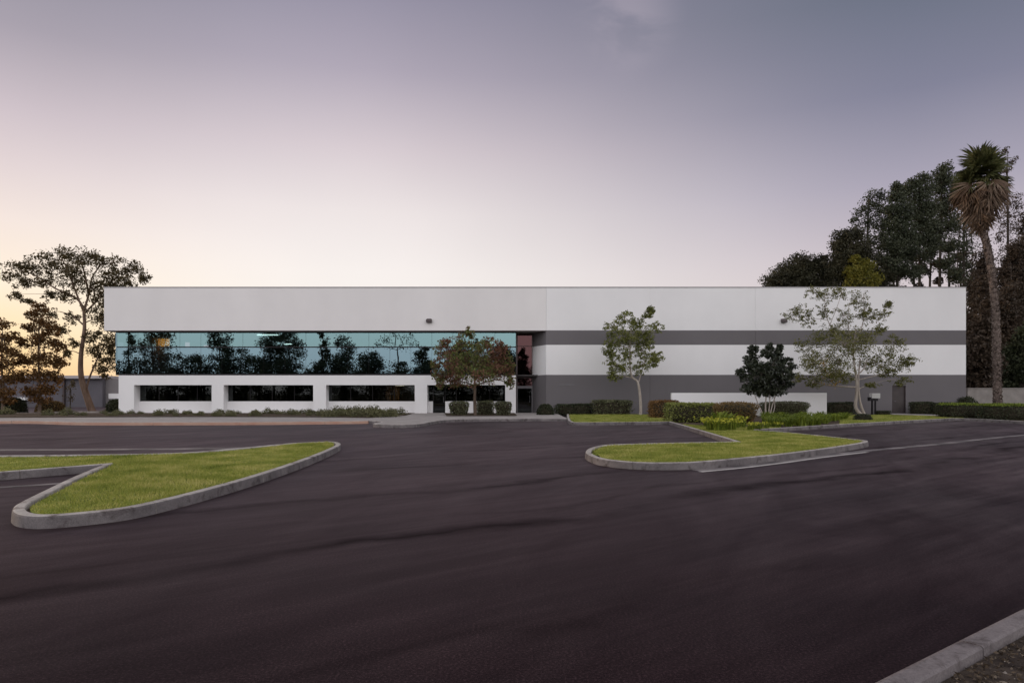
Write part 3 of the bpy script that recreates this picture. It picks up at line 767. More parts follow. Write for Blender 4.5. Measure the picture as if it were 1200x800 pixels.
# rooms behind the glass
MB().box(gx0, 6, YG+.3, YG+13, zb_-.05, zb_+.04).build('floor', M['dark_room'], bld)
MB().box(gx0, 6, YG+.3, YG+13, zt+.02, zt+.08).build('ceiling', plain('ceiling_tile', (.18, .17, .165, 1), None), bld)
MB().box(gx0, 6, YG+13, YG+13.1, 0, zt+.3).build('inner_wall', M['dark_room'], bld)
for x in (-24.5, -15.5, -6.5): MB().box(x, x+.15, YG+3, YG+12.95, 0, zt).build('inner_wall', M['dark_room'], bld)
def lamp(px0, px1, py, Y, mat='tube', hh=.05):
    x0, x1 = xpx(px0, Y), xpx(px1, Y); z = min(zpx(py, Y), zt-.01)
    MB().box(x0, x1, Y, Y+.25, z-hh, z).build('room_and_fill_light', M[mat], bld)
lamp(301, 325, 388.6, YG+2.0); lamp(333, 341, 402.5, YG+8, 'tube', .06); 
lamp(183, 186, 397, YG+6, 'warm', .5); lamp(188.5, 191.5, 396.5, YG+6, 'warm', .65); lamp(194, 197, 397, YG+6, 'warm', .55)
lamp(217, 222, 401, YG+5, 'exit', .35); lamp(225, 233, 403, YG+5, 'exit', .15); lamp(236, 243, 404.3, YG+5, 'exit', .1)

# lower storey: white frame with deep recesses
YF = BY+.70; ZF = zb_-.01; YW = YF+.80
cols = [(139, 157), (248, 262), (367, 382), (486, 500.5), (592, 604.5)]
zl = zpx(451, YF); zs = zpx(470, YW); zh = zpx(451.2, YF)+.005
m = MB()
for a_, b_ in cols: m.box(xpx(a_, YF), xpx(b_, YF), YF, YW, 0, zl)
m.box(xpx(139, YF), xpx(604.5, YF), YF, YW, zl, ZF-.003)
m.build('white_frame', M['white'], bld)
bays = [(157, 248), (262, 367), (382, 486)]
for k, (a_, b_) in enumerate(bays):
    x0, x1 = xpx(a_, YF), xpx(b_, YF)
    MB().box(x0, x1, YW-.15, YW+.02, 0, zs).build('sill_wall', M['white'], bld)
    MB().box(x0, x1, YW+.003, YW+.014, zs, zl).build('window_pane', M['glass_low'], bld)
    n_ = 4; m = MB(); w_ = (x1-x0)/n_
    for i in range(1, n_): m.box(x0+i*w_-.018, x0+i*w_+.018, YW-.02, YW+.001, zs, zl)
    m.box(x0, x1, YW-.03, YW+.001, zs, zs+.03); m.box(x0, x1, YW-.03, YW+.001, zl-.04, zl-.003)
    m.build('window_frame', M['metal'], bld)
# entrance bay: short wall, glass door, sill wall with windows
x0, x1 = xpx(500.5, YF), xpx(592, YF)
e = [x0, xpx(507.5, YW), xpx(522, YW), x1]
MB().box(e[0], e[1], YW-.15, YW+.02, 0, zs).build('sill_wall', M['white'], bld)
MB().box(e[2], e[3], YW-.15, YW+.02, 0, zs).build('sill_wall', M['white'], bld)
MB().box(e[0], e[1], YW+.003, YW+.014, zs, zl).build('window_pane', M['glass_low'], bld)
MB().box(e[2], e[3], YW+.003, YW+.014, zs, zl).build('window_pane', M['glass_low'], bld)
dg = MB().box(e[1]+.05, e[2]-.05, YW+.003, YW+.014, .05, zl-.05).build('glass_door', M['glass_low'], bld)
m = MB(); m.box(e[1], e[1]+.05, YW-.04, YW+.04, 0, zl); m.box(e[2]-.05, e[2], YW-.04, YW+.04, 0, zl); m.box(e[1]+.05, e[2]-.05, YW-.04, YW+.04, zl-.05, zl)
m.build('door_frame', M['metal'], dg)
m = MB(); m.tube([(e[2]-.13, YW-.03, .9), (e[2]-.13, YW-.03, 1.3)], .015, 6); m.build('handle', M['greymetal'], dg)
m = MB()
for px in (535, 556, 574): m.box(xpx(px, YW)-.02, xpx(px, YW)+.02, YW-.02, YW+.001, zs+.029, zl-.039)
m.box(e[2], e[3], YW-.03, YW+.001, zs, zs+.03); m.box(e[2], e[3], YW-.03, YW+.001, zl-.04, zl-.003); m.build('window_frame', M['metal'], bld)
# rooms of the lower storey
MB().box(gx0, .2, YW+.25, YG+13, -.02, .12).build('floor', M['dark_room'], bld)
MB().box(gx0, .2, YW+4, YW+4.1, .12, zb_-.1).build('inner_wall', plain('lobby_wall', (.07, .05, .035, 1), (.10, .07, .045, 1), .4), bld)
for a_, b_ in ((452, 458.5), (460, 468)):
    MB().box(xpx(a_, YW+3.8), xpx(b_, YW+3.8), YW+3.8, YW+3.9, .12, 2.3).build('wood_panel', M['wood'], bld)
MB().box(xpx(466, YW+3.4), xpx(445, YW+3.4)+2, YW+2.4, YW+2.7, zl-.02, zl+.02).build('room_and_fill_light', emit('lobby_fill_light', (1, .8, .6, 1), 28), bld)  # unseen fill lamp, added to brighten the wood panels

# tall bronze entrance glass in the notch
YE = BY+2.0; ex0, ex1 = .36, 1.5
hs = [0, zpx(455, YE), zpx(452, YE), zpx(443, YE), zpx(440.5, YE), zpx(406, YE), zpx(405.2, YE), zpx(391.3, YE)]
d0 = MB().box(ex0+.06, ex1-.06, YE+.02, YE+.035, .05, hs[1]).build('glass_door', M['glass_low'], bld)
m = MB(); m.box(ex0, ex0+.06, YE, YE+.06, 0, hs[1]); m.box(ex1-.06, ex1, YE, YE+.06, 0, hs[1]); m.box(ex0+.06, ex1-.06, YE, YE+.06, 0, .05)
m.box(ex0, ex1, YE-.02, YE+.08, hs[1], hs[2]); m.build('door_frame', M['greymetal'], d0)
m = MB(); m.tube([(ex1-.2, YE-.03, .9), (ex1-.2, YE-.03, 1.4)], .015, 6); m.build('handle', M['greymetal'], d0)
MB().box(ex0, ex1, YE+.02, YE+.035, hs[2], hs[3]).build('window_pane', M['glass_brown'], bld)
MB().box(ex0, ex1, YE+.02, YE+.035, hs[4], hs[5]).build('window_pane', M['glass_brown'], bld)
MB().box(ex0, ex1, YE+.02, YE+.035, hs[6], hs[7]).build('window_pane', M['glass_brown'], bld)
m = MB(); m.box(ex0, ex1, YE, YE+.05, hs[3], hs[4]); m.box(ex0, ex1, YE, YE+.05, hs[5], hs[6]); m.box(ex0, ex1, YE-.02, YE+.06, hs[7], ZC); m.box(ex0, ex0+.05, YE, YE+.05, hs[2], hs[7]); m.box(ex1-.05, ex1, YE+.001, YE+.05, hs[2], hs[7])
m.build('window_frame', M['bronze'], bld)
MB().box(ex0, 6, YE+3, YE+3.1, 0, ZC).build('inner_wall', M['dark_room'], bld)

# wall lights on the top wall
for px in (503, 918):
    x, z = xpx(px, BY), zpx(376, BY)
    m = MB(); m.box(x-.16, x+.16, BY-.05, BY+.0, z-.14, z+.16); m.add([(x-.20, BY-.26, z-.10), (x+.20, BY-.26, z-.10), (x+.20, BY-.05, z-.13), (x-.20, BY-.05, z-.13), (x-.20, BY-.22, z+.08), (x+.20, BY-.22, z+.08), (x+.20, BY-.05, z+.14), (x-.20, BY-.05, z+.14)],
        [(0, 3, 2, 1), (4, 5, 6, 7), (0, 1, 5, 4), (1, 2, 6, 5), (2, 3, 7, 6), (3, 0, 4, 7)])
    m.build('wall_light', M['bronze'], bld, bevel=.015)
# small intake plate on the grey wall
MB().box(xpx(655, BY), xpx(673, BY), BY-.02, BY, zpx(451.2, BY), zpx(450, BY)).build('wall_vent', M['greymetal'], bld)

# ------------------------------------------------------------------ freestanding walls and small things
Yw = 44.6
x0, x1 = xpx(787, Yw), xpx(969, Yw)
m = MB(); m.box(x0, x1, Yw, Yw+.25, 0, EYE-.01)
tag(m.build('garden_wall', M['white'], loc=((x0+x1)/2, Yw, 0), bevel=.01), 'low white free-standing wall behind the hedges, before the grey wall', 'wall')
m = MB(); m.box(xpx(1134, 57), 75, 57, 57.3, 0, zpx(455.5, 57))
m.box(xpx(1134, 57), 75, 56.97, 57.33, zpx(455.5, 57), zpx(455.5, 57)+.08)
tag(m.build('boundary_wall', plain('block_wall', (.20, .18, .165, 1), (.28, .255, .235, 1), 2, .9, .004, 30), loc=(40, 57, 0)), 'long low pale block wall behind the palm and right hedges', 'wall')

ub = empty('post_light', (*W(1025, 486, 46)[:2], 0), 'grey square lamp box on a dark post near the side door', 'post lamp')
cx, cy = ub.location.x, ub.location.y
MB().box(cx-.22, cx-.12, cy-.05, cy+.05, .1, 1.32).box(cx+.0, cx+.08, cy-.05, cy+.05, .1, 1.2).build('post', M['metal'], ub, bevel=.005)
MB().box(cx-.42, cx+.16, cy-.15, cy+.13, 1.05, 1.30).build('box', M['metal'], ub, bevel=.01)
MB().box(cx-.28, cx+.28, cy-.20, cy+.16, 1.22, 1.56).build('lamp_head', plain('pale_enamel', (.5, .49, .48, 1), None, rough=.4), ub, bevel=.02)

# left neighbour: long low grey building
nb = empty('low_building', (-75, 76, 0), 'long low grey building with pale roof edge beyond the left trees', 'building')
YN = 76.0
x0, x1 = -150, xpx(120, YN)
MB().box(x0, x1, YN, YN+25, 0, zpx(443.5, YN)).build('wall', plain('blue_grey_wall', (.10, .095, .11, 1), (.13, .12, .135, 1), .5, .9), nb)
MB().box(x0, xpx(122, YN), YN-.5, YN+25.5, zpx(443.5, YN), zpx(440.0, YN)).build('roof', plain('pale_roof_edge', (.36, .33, .34, 1), (.46, .42, .42, 1), 1), nb)
MB().box(xpx(75, YN), xpx(77, YN), YN-.25, YN+.1, 0, zpx(444, YN)).build('downpipe', M['bronze'], nb)
MB().box(xpx(15, YN), xpx(31, YN), YN-.05, YN+.1, 0, zpx(468.5, YN)).build('door', M['metal'], nb)
MB().box(xpx(13, YN), xpx(33, YN), YN-.5, YN+.0, zpx(468.5, YN), zpx(465.5, YN)).build('door_canopy', M['white'], nb)
MB().box(xpx(118, YN), xpx(160, YN), YN+.6, YN+24, 0, zpx(444, YN)).build('wall', plain('warm_grey_wall', (.19, .175, .18, 1), (.23, .21, .21, 1), .5, .9), nb)
MB().box(xpx(124, YN), xpx(145, YN), YN+.5, YN+.62, zpx(467, YN), zpx(461, YN)).build('window_panel', M['white'], nb)
# wheel stops
for i, px in enumerate((60, 100, 126, 8)):
    p = W(px, 484.6, 52.5+.3*i)
    st_ = MB().prism([(p[0]-.95, p[1]), (p[0]+.95, p[1]), (p[0]+.93, p[1]+.18), (p[0]-.93, p[1]+.18)], .0, .16).build('wheel_stop', M['concrete'], loc=(p[0], p[1], 0), bevel=.02)
    tag(st_, 'low pale concrete wheel stop beneath the left trees', 'wheel stop', 'wheel stops beyond the left planting strip')

# ------------------------------------------------------------------ trees in front of the building
Y1 = 44.0
tree('purple_leaf_tree', W(556.5, 488, Y1)[:2]+(.1,), [W(557, 489, Y1), W(556.3, 470, Y1), W(556.5, 455, Y1), W(556, 440, Y1), W(554, 415, Y1)], .13,
     [(525, 438, 18, 14), (512, 428, 9, 10), (523, 412, 15, 13, .4), (537, 425, 16, 16, -1.2), (543, 402, 13, 11), (549, 391, 7, 8), (563, 414, 15, 13, -1.3), (555, 440, 20, 11, -1.3), (582, 412, 14, 12), (590, 428, 14, 15), (597, 438, 9, 14, .2),
      (575, 438, 18, 12, -.8), (536, 445, 16, 9), (515, 442, 9, 8), (570, 428, 17, 14, .9), (545, 420, 17, 15, 1.2), (572, 402, 9, 7), (522, 401, 6, 5), (587, 406, 7, 6), (597, 449, 6, 7), (516, 452, 6, 4)], Y1, L['plum'], M['bark_brown'],
     'round bushy tree with purplish green leaves in front of the entrance bay', seed=3, leafsize=.17, dens=1.0, tufts=58, per=15, spread=.22, flat=.95, up=-.2, cs=1.10)
Y2 = 45.0
tree('slender_tree', W(748, 488, Y2)[:2]+(.1,), [W(750.5, 489, Y2), W(750.5, 470, Y2), W(747.5, 448, Y2), W(740, 440, Y2), W(738, 415, Y2), W(740, 385, Y2)], .12,
     [(720, 383, 10, 9), (732, 372, 9, 8), (716, 402, 9, 10), (730, 397, 15, 13), (748, 392, 15, 14), (744, 378, 9, 8), (757, 370, 5, 6), (762, 362, 5, 4), (768, 382, 8, 6), (752, 410, 10, 9), (764, 422, 11, 9), (768, 415, 8, 8), (718, 425, 9, 11), (728, 432, 10, 9), (715, 412, 8, 8), (751, 428, 10, 9), (719, 441, 7, 5), (758, 398, 10, 8), (733, 416, 8, 9)],
     Y2, L['lime'], M['bark_grey'], 'slender young tree with light green leaves standing against the striped wall', seed=4, leafsize=.12, dens=1.0, tufts=90, per=16, spread=.19, wid=.6, cs=1.40,
     trunk2=[([W(748, 449, Y2), W(752, 435, Y2), W(758, 415, Y2)], .05)], sag=.1)
Y3 = 40.5
tree('ornamental_shrub', W(900, 492, Y3)[:2]+(.1,), [W(899, 492, Y3), W(897, 480, Y3), W(898, 460, Y3), W(899, 430, Y3)], .07,
     [(873, 440, 9, 9), (878, 425, 10, 9), (868, 436, 6, 4), (888, 440, 13, 14, -.6), (900, 430, 13, 14, -.6), (913, 435, 13, 14, -.5), (925, 428, 8, 11), (900, 415, 10, 9), (884, 409, 5, 8), (880, 413, 4, 9), (903, 408, 4, 9), (912, 414, 5, 10), (914, 408, 3, 6), (890, 455, 15, 8), (908, 456, 14, 8), (922, 448, 11, 10), (876, 454, 9, 8), (900, 461, 14, 5), (884, 428, 11, 14), (914, 424, 11, 13), (900, 445, 18, 14), (896, 440, 13, 15, .8)],
     Y3, L['dark'], M['bark_grey'], 'dark glossy large shrub on several pale stems before the low white wall', 'shrub', seed=6, leafsize=.20, dens=1.35, tufts=62, per=12, spread=.17, wid=.38, up=.9, cs=1.08,
     trunk2=[([W(901, 492, Y3), W(905, 475, Y3), W(912, 455, Y3)], .05), ([W(897, 492, Y3), W(888, 472, Y3), W(882, 455, Y3)], .05), ([W(900, 492, Y3), W(902, 470, Y3), W(903, 445, Y3)], .045), ([W(902, 492, Y3), W(908, 476, Y3), W(905, 455, Y3)], .035)])
Y4 = 43.0
tree('jacaranda_tree', W(1014, 489, Y4)[:2]+(.1,), [W(1014, 489.5, Y4), W(1003, 478, Y4), W(1004, 458, Y4), W(1003, 440, Y4), W(1000, 415, Y4), W(1003, 385, Y4)], .13,
     [(935, 366, 12, 8), (945, 374, 8, 8), (955, 343, 10, 6), (970, 345, 9, 6), (965, 365, 8, 8), (985, 342, 9, 5), (988, 370, 9, 9), (1003, 350, 10, 8), (1012, 366, 10, 9), (1020, 372, 8, 7), (1034, 368, 9, 5), (1041, 357, 3, 3), (1030, 386, 8, 5),
      (975, 388, 13, 8), (995, 392, 17, 11), (960, 398, 16, 9), (942, 405, 9, 7), (1015, 395, 13, 9), (980, 405, 20, 11, -1), (1005, 410, 16, 10), (957, 418, 16, 9), (1050, 400, 10, 8), (1042, 415, 15, 9), (1058, 425, 13, 8), (1066, 422, 7, 5), (1035, 430, 14, 8), (1020, 425, 12, 8),
      (945, 425, 13, 9, -1), (955, 438, 15, 11, -1), (975, 425, 15, 12, -1), (980, 440, 11, 8, -.6), (948, 448, 8, 6, -.6), (968, 436, 14, 10, -1.4), (1055, 446, 9, 5), (1040, 438, 8, 4), (935, 442, 8, 6), (1022, 450, 6, 3)],
     Y4, L['jaca'], M['bark_grey'], 'airy feathery-leaved tree with two pale leaning trunks before the right end', seed=8, leafsize=.11, dens=1.0, tufts=100, per=14, spread=.20, wid=.55, sag=.06, cs=1.62,
     trunk2=[([W(1015, 489.5, Y4), W(1010, 478, Y4), W(1007, 465, Y4), W(1006, 445, Y4), W(1008, 420, Y4)], .10), ([W(1004, 440, Y4), W(1012, 432, Y4), W(1018, 420, Y4), W(1030, 428, Y4)], .05),
             ([W(1000, 415, Y4), W(985, 398, Y4), W(970, 375, Y4), W(966, 345, Y4)], .045), ([W(1003, 400, Y4), W(1012, 375, Y4), W(1012, 345, Y4)], .045), ([W(972, 382, Y4), W(980, 362, Y4), W(986, 345, Y4)], .025), ([W(996, 400, Y4), W(994, 378, Y4), W(995, 355, Y4)], .03)],
     gold=[(959, 428, 6, 60), (962, 440, 10, 50), (970, 447, 8, 30)])

# ------------------------------------------------------------------ hedges and beds
HG = 'clipped dark hedges along the grey wall'
hedge_px('hedge', 651, 697, 473.5, 487.6, L['hedgedark'], 'low dark clipped hedge left of the slim tree, nearest the entrance', seed=31, depth=1.2, ls=.10)
hedge_px('hedge', 693, 743, 469.5, 487.9, L['hedgegrey'], 'taller rough grey-green hedge just left of the slim tree trunk', seed=32, depth=1.1, ls=.12, rnd_=.10)
hedge_px('round_shrub', 630, 650, 474, 488.6, L['hedgedark'], 'small dark round shrub right beside the bronze glass entrance', seed=33, depth=1.2, shape='dome', ls=.09, cat='shrub')
hedge_px('hedge', 766, 797, 469.5, 492.5, L['hedgerust'], 'rust-coloured boxy hedge at the left end of the bed', seed=34, depth=2.0, ls=.085, core=(.03, .02, .01))
hedge_px('hedge', 785.5, 846, 473, 497.3, L['hedge'], 'light green clipped hedge between the rust one and the brown one', seed=35, depth=1.6, ls=.09, rnd_=.05)
hedge_px('hedge', 844, 895, 472, 500.3, L['hedgebrown'], 'rounded reddish-brown hedge in the middle of the bed', seed=36, depth=1.9, ls=.07, rnd_=.05, shape='vase')
hedge_px('hedge', 893, 957, 471, 490.5, L['hedgegrey'], 'dome-topped grey-green hedge before the right half of the white wall', seed=37, depth=1.6, ls=.07, shape='vase', rnd_=.05)
hedge_px('hedge', 971, 1004, 471, 487, L['hedgedark'], 'dark hedge behind the airy tree trunks, beside the white wall end', seed=38, depth=1.0, ls=.09)
hedge_px('hedge', 1029, 1046, 481.5, 488, L['hedgedark'], 'very low dark hedge just left of the side door', seed=39, depth=.6, ls=.08)
hedge_px('hedge', 1073, 1098, 471.5, 487.7, L['hedgedark'], 'dark squared hedge just right of the side door', seed=40, depth=1.0, ls=.09)
hedge_px('hedge', 1095, 1121, 472, 487.9, L['hedgedark'], 'dark hedge at the foot of the right corner of the building', seed=41, depth=1.0, ls=.09)
hedge_px('round_shrub', 1124, 1152, 464.5, 487, L['hedgedark'], 'dark domed shrub behind the bright-topped hedge by the corner', seed=42, depth=2.0, shape='dome', ls=.10, cat='shrub')
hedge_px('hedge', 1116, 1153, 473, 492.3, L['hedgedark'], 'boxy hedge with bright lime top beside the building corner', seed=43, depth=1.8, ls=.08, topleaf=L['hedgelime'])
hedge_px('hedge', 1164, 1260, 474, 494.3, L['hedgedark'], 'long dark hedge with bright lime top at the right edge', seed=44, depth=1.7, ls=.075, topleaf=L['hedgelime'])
hedge_px('small_bush', 1150, 1168, 474, 491.3, L['hedgebrown'], 'thin brown bush between the two lime-topped hedges', seed=45, depth=1.0, ls=.09, rnd_=.12, cat='shrub')
hedge_px('small_bush', 1006, 1026, 485.3, 495.4, L['hedgedark'], 'small dark bush on the grass strip before the leaning trunks', seed=46, depth=.8, ls=.06, shape='dome', cat='shrub')
# clipped bushes at the entrance
hedge_px('clipped_shrub', 525, 549, 471, 489.3, L['hedgegrey'], 'rounded vase-shaped clipped shrub left of the purplish tree trunk', seed=47, depth=1.1, ls=.10, shape='vase', cat='shrub')
hedge_px('clipped_shrub', 558.5, 578, 470.5, 488.6, L['hedgegrey'], 'squared clipped shrub just right of the purplish tree trunk', seed=48, depth=.9, ls=.08, cat='shrub')
hedge_px('clipped_shrub', 579.5, 600, 471, 489.3, L['hedgegrey'], 'rounded clipped shrub farthest right under the purplish tree', seed=49, depth=1.1, ls=.10, shape='vase', cat='shrub')

# strap-leaved clumps
def strap_mesh(seed, n, h, w, mat, spread=.5, flowers=0):
    rng = np.random.default_rng(seed); V = []; Q = []; k = 0; mi = []
    for i in range(n):
        a = rng.random()*6.283; hh = h*(.6+.6*rng.random()); out = spread*(.25+.9*rng.random()); bx, by = rng.normal()*.08, rng.normal()*.08
        dx, dy = math.cos(a), math.sin(a); sx, sy = -dy*w*.5, dx*w*.5; m_ = 5
        for j in range(m_+1):
            t = j/m_; r = out*t**1.3; z = hh*math.sin(t*(1.75+.5*rng.random())) ; ww = (1-t)**.5
            V += [(bx+dx*r+sx*ww, by+dy*r+sy*ww, z), (bx+dx*r-sx*ww, by+dy*r-sy*ww, z)]
        for j in range(m_): Q.append((k+2*j, k+2*j+1, k+2*j+3, k+2*j+2)); mi.append(0)
        k += 2*(m_+1)
    if flowers:
        c = np.stack([rng.normal(size=flowers)*spread*.5, rng.normal(size=flowers)*spread*.5, h*(.8+.4*rng.random(flowers))], 1)
        v, q = leaf_quads(rng, c, .10, .07); V = V+[tuple(x) for x in v]; Q = Q+[tuple(x+k) for x in q]; mi += [1]*len(q)
    o = np_mesh('x', np.array(V), np.array(Q), [mat, L['yellowflower']], None, (0, 0, 0), mi); me = o.data; bpy.data.objects.remove(o); return me
straps = [strap_mesh(60+i, 60, .33, .05, L['strap'], .50) for i in range(4)]
flower = [strap_mesh(70+i, 40, .36, .05, L['strap'], .38, 50) for i in range(3)]
rnd = random.Random(9)
def place(name, me, x, y, z, s, label, cat, group=None):
    o = bpy.data.objects.new(name, me); C.objects.link(o); o.location = (x, y, z); o.rotation_euler = (0, 0, rnd.uniform(0, 6.28)); o.scale = (s, s, s*rnd.uniform(.85, 1.1))
    return tag(o, label, cat, group)
GC = 'lime strap-leaved clumps in the bed before the low white wall'
spots = []
for i in range(400):
    if len(spots) >= 44: break
    px = rnd.uniform(897, 1000); top = 489.5 if px > 930 else 492
    py = rnd.uniform(top, 500.0-(px-897)*.028)
    if px > 985 and py > 492: continue
    p = P(px, py, .13)
    if all((p[0]-q[0])**2+(p[1]-q[1])**2 > .30 for q in spots): spots.append(p)
for p in spots: place('strap_leaf_plant', rnd.choice(straps), p[0], p[1], .12, rnd.uniform(.8, 1.25), 'lime green strap-leaved clump in the bed before the low white wall', 'plant', GC)
GF = 'yellow-tipped low plants before the light green hedge'
for px, py in ((829, 500), (836, 502), (846, 499.5), (853, 501), (861, 501.5), (868, 500.6), (858, 503.5), (841, 504.6), (832, 504), (849, 504)):
    p = P(px, py, .13); place('flowering_plant', rnd.choice(flower), p[0], p[1], .12, rnd.uniform(.8, 1.15), 'low yellow-flowering plant in front of the green and brown hedges', 'plant', GF)
p = P(845, 499.5, .13); place('strap_leaf_plant', straps[0], p[0], p[1], .12, 2.0, 'tall upright strap-leaved plant between the green and brown hedges', 'plant')
for px, py in ((880, 504), (888, 503), (898, 502), (912, 500.8)):
    p = P(px, py, .13); place('low_brown_plant', rnd.choice(flower), p[0], p[1], .12, rnd.uniform(.6, .8), 'small low plant at the front of the bed before the brown hedge', 'plant', 'small plants at the bed front')

# low groundcover mounds before the left facade
def mound_mesh(seed, w, h):
    rng = np.random.default_rng(seed); n = 700
    u = unit(rng.normal(size=(n, 3))); u[:, 2] = abs(u[:, 2]); r = (.55+.45*rng.random(n))*(1+.25*np.sin(u[:, 0]*5+seed)+.2*np.sin(u[:, 1]*6))
    c = u*r[:, None]*np.array([w/2, w/2*.7, h])
    V, Q = leaf_quads(rng, c, .10, .045, up=.6)
    o = np_mesh('x', V, Q, L['ground']); me = o.data; bpy.data.objects.remove(o); return me
mounds = [mound_mesh(80+i, 1.3, .40) for i in range(4)]
rnd = random.Random(17)
GM = 'low groundcover mounds in the strip before the white facade'
for i in range(52):
    x = -28.3+i*.40+rnd.uniform(-.15, .15); 
    if x > P(474, 490)[0]+.0: break
    y = rnd.uniform(42.0, 46.5) if i % 2 else rnd.uniform(45.5, 47.8)
    place('groundcover_plant', rnd.choice(mounds), x, y, .17, rnd.uniform(.4, .85), 'low grey-green groundcover plant in the strip before the white facade', 'plant', GM)
for i in range(14):
    px = 385+i*6; p = P(px, rnd.uniform(488.2, 491.5)); place('groundcover_plant', rnd.choice(mounds), p[0], p[1], .17, rnd.uniform(.9, 1.3), 'fuller green groundcover plant before the third white bay', 'plant', 'fuller groundcover plants before the third white bay')
GM2 = 'low groundcover mounds at the left edge, outside the building'
for i in range(46):
    x = -29.2-i*.55; y = rnd.uniform(41.2, 46); 
    if -33.0 < x < -30.2: continue
    place('groundcover_plant', rnd.choice(mounds), x, y, .15, rnd.uniform(.7, 1.1), 'low dull groundcover plant at the left edge beyond the building corner', 'plant', GM2)

# ------------------------------------------------------------------ left trees
YL = 54.0
tree('gum_tree', W(108, 484, YL)[:2]+(0,), [W(109, 485, YL), W(101, 462, YL), W(95, 440, YL), W(95, 415, YL), W(99, 385, YL), W(98, 362, YL)], .30,
     [(22, 310, 15, 6), (12, 322, 11, 5), (40, 313, 12, 8), (55, 302, 13, 6), (30, 330, 12, 6), (78, 298, 12, 8), (95, 300, 14, 8), (70, 315, 13, 9), (112, 303, 12, 8), (130, 308, 13, 9), (145, 318, 12, 8), (160, 312, 9, 7), (168, 325, 8, 5), (125, 325, 14, 9),
      (100, 318, 14, 8, -1), (88, 330, 12, 8), (55, 328, 12, 6), (112, 338, 14, 8), (135, 335, 12, 8), (78, 345, 10, 6), (150, 330, 9, 7), (60, 345, 8, 5), (18, 345, 7, 3), (35, 352, 7, 3), (112, 360, 12, 9), (125, 352, 10, 9), (120, 375, 12, 9), (108, 392, 9, 7), (85, 372, 7, 6), (70, 385, 9, 6), (125, 398, 12, 10), (115, 412, 12, 9), (130, 420, 9, 10), (122, 432, 10, 9), (133, 405, 8, 9), (88, 400, 6, 5), (78, 412, 6, 5), (60, 366, 8, 5)],
     YL, L['gum'], M['bark_tan'], 'tall spreading gum tree with tan trunk at the left end of the building', seed=12, leafsize=.20, dens=1.0, tufts=52, per=16, spread=.26, limb=.34, sag=.2, wid=.5, cs=1.5,
     trunk2=[([W(98, 362, YL), W(90, 350, YL), W(65, 338, YL), W(40, 322, YL), W(25, 318, YL)], .10), ([W(98, 365, YL), W(88, 340, YL), W(80, 318, YL), W(72, 302, YL)], .09), ([W(98, 365, YL), W(104, 345, YL), W(108, 325, YL), W(120, 308, YL)], .10),
             ([W(98, 368, YL), W(115, 350, YL), W(130, 330, YL), W(148, 316, YL)], .08), ([W(99, 465, YL), W(104, 445, YL), W(112, 425, YL), W(120, 408, YL)], .10), ([W(104, 345, YL), W(100, 325, YL), W(95, 305, YL)], .1), ([W(97, 380, YL), W(85, 370, YL), W(70, 365, YL)], .07)])
Y5 = 50.0
def px_tree(name, bx, by, Y, top, clumps, leaf, bark, label, seed, r=.13, **kw):
    return tree(name, W(bx, by, Y)[:2]+(0,), [W(bx, F*EYE/Y+HZ, Y), W(bx+1, by-30, Y), W(bx-1, (by+top)/2, Y), W(bx, top+18, Y)], r, clumps, Y, leaf, bark, label, seed=seed, **kw)
px_tree('young_tree', 46, 485, Y5, 355, [(47, 362, 11, 7), (38, 368, 9, 6), (50, 378, 14, 8), (33, 385, 9, 6), (60, 388, 12, 8), (45, 398, 18, 9), (25, 402, 9, 7), (66, 405, 12, 8), (50, 418, 20, 9), (30, 422, 12, 8), (65, 425, 12, 8), (48, 440, 20, 9), (25, 440, 10, 8), (66, 442, 10, 7), (55, 455, 15, 8), (35, 458, 12, 7), (48, 468, 12, 5)],
        L['rusty'], M['bark_brown'], 'medium tree with rusty backlit leaves left of the tall gum tree', 13, leafsize=.18, dens=1.1, tufts=62, per=13, spread=.22, wid=.6, cs=1.15)
px_tree('young_tree', 3, 487, 49.0, 372, [(3, 380, 12, 7), (-10, 392, 14, 9), (12, 395, 10, 7), (2, 408, 18, 9), (18, 415, 9, 7), (5, 428, 18, 9), (-18, 425, 14, 9), (14, 442, 12, 8), (-8, 445, 16, 9), (5, 460, 16, 8), (-20, 410, 12, 9), (12, 470, 8, 5), (-12, 465, 14, 9)],
        L['rusty'], M['bark_brown'], 'rusty-leaved tree cut off by the left picture edge', 14, leafsize=.18, dens=1.1, tufts=62, per=13, spread=.22, wid=.6, cs=1.15)
px_tree('young_tree', 82, 486, 56.0, 440, [(82, 455, 6, 6), (80, 466, 7, 5), (84, 448, 5, 5)], L['gum'], M['bark_dark'], 'tiny dark sapling before the low grey building', 15, r=.05, leafsize=.15, dens=.8)
hedge_px('round_shrub', 120, 140, 468, 484.6, L['hedgedark'], 'dark shrub tucked at the left corner of the white building', seed=50, depth=2, shape='dome', ls=.12, cat='shrub')
hedge_px('round_shrub', 36, 62, 470, 484.5, L['hedgebrown'], 'brown shrub below the rusty medium tree', seed=51, depth=2, shape='dome', ls=.12, cat='shrub')
hedge_px('round_shrub', -8, 14, 466, 485.5, L['hedgedark'], 'dark shrub at the left picture edge', seed=52, depth=2, shape='dome', ls=.12, cat='shrub')

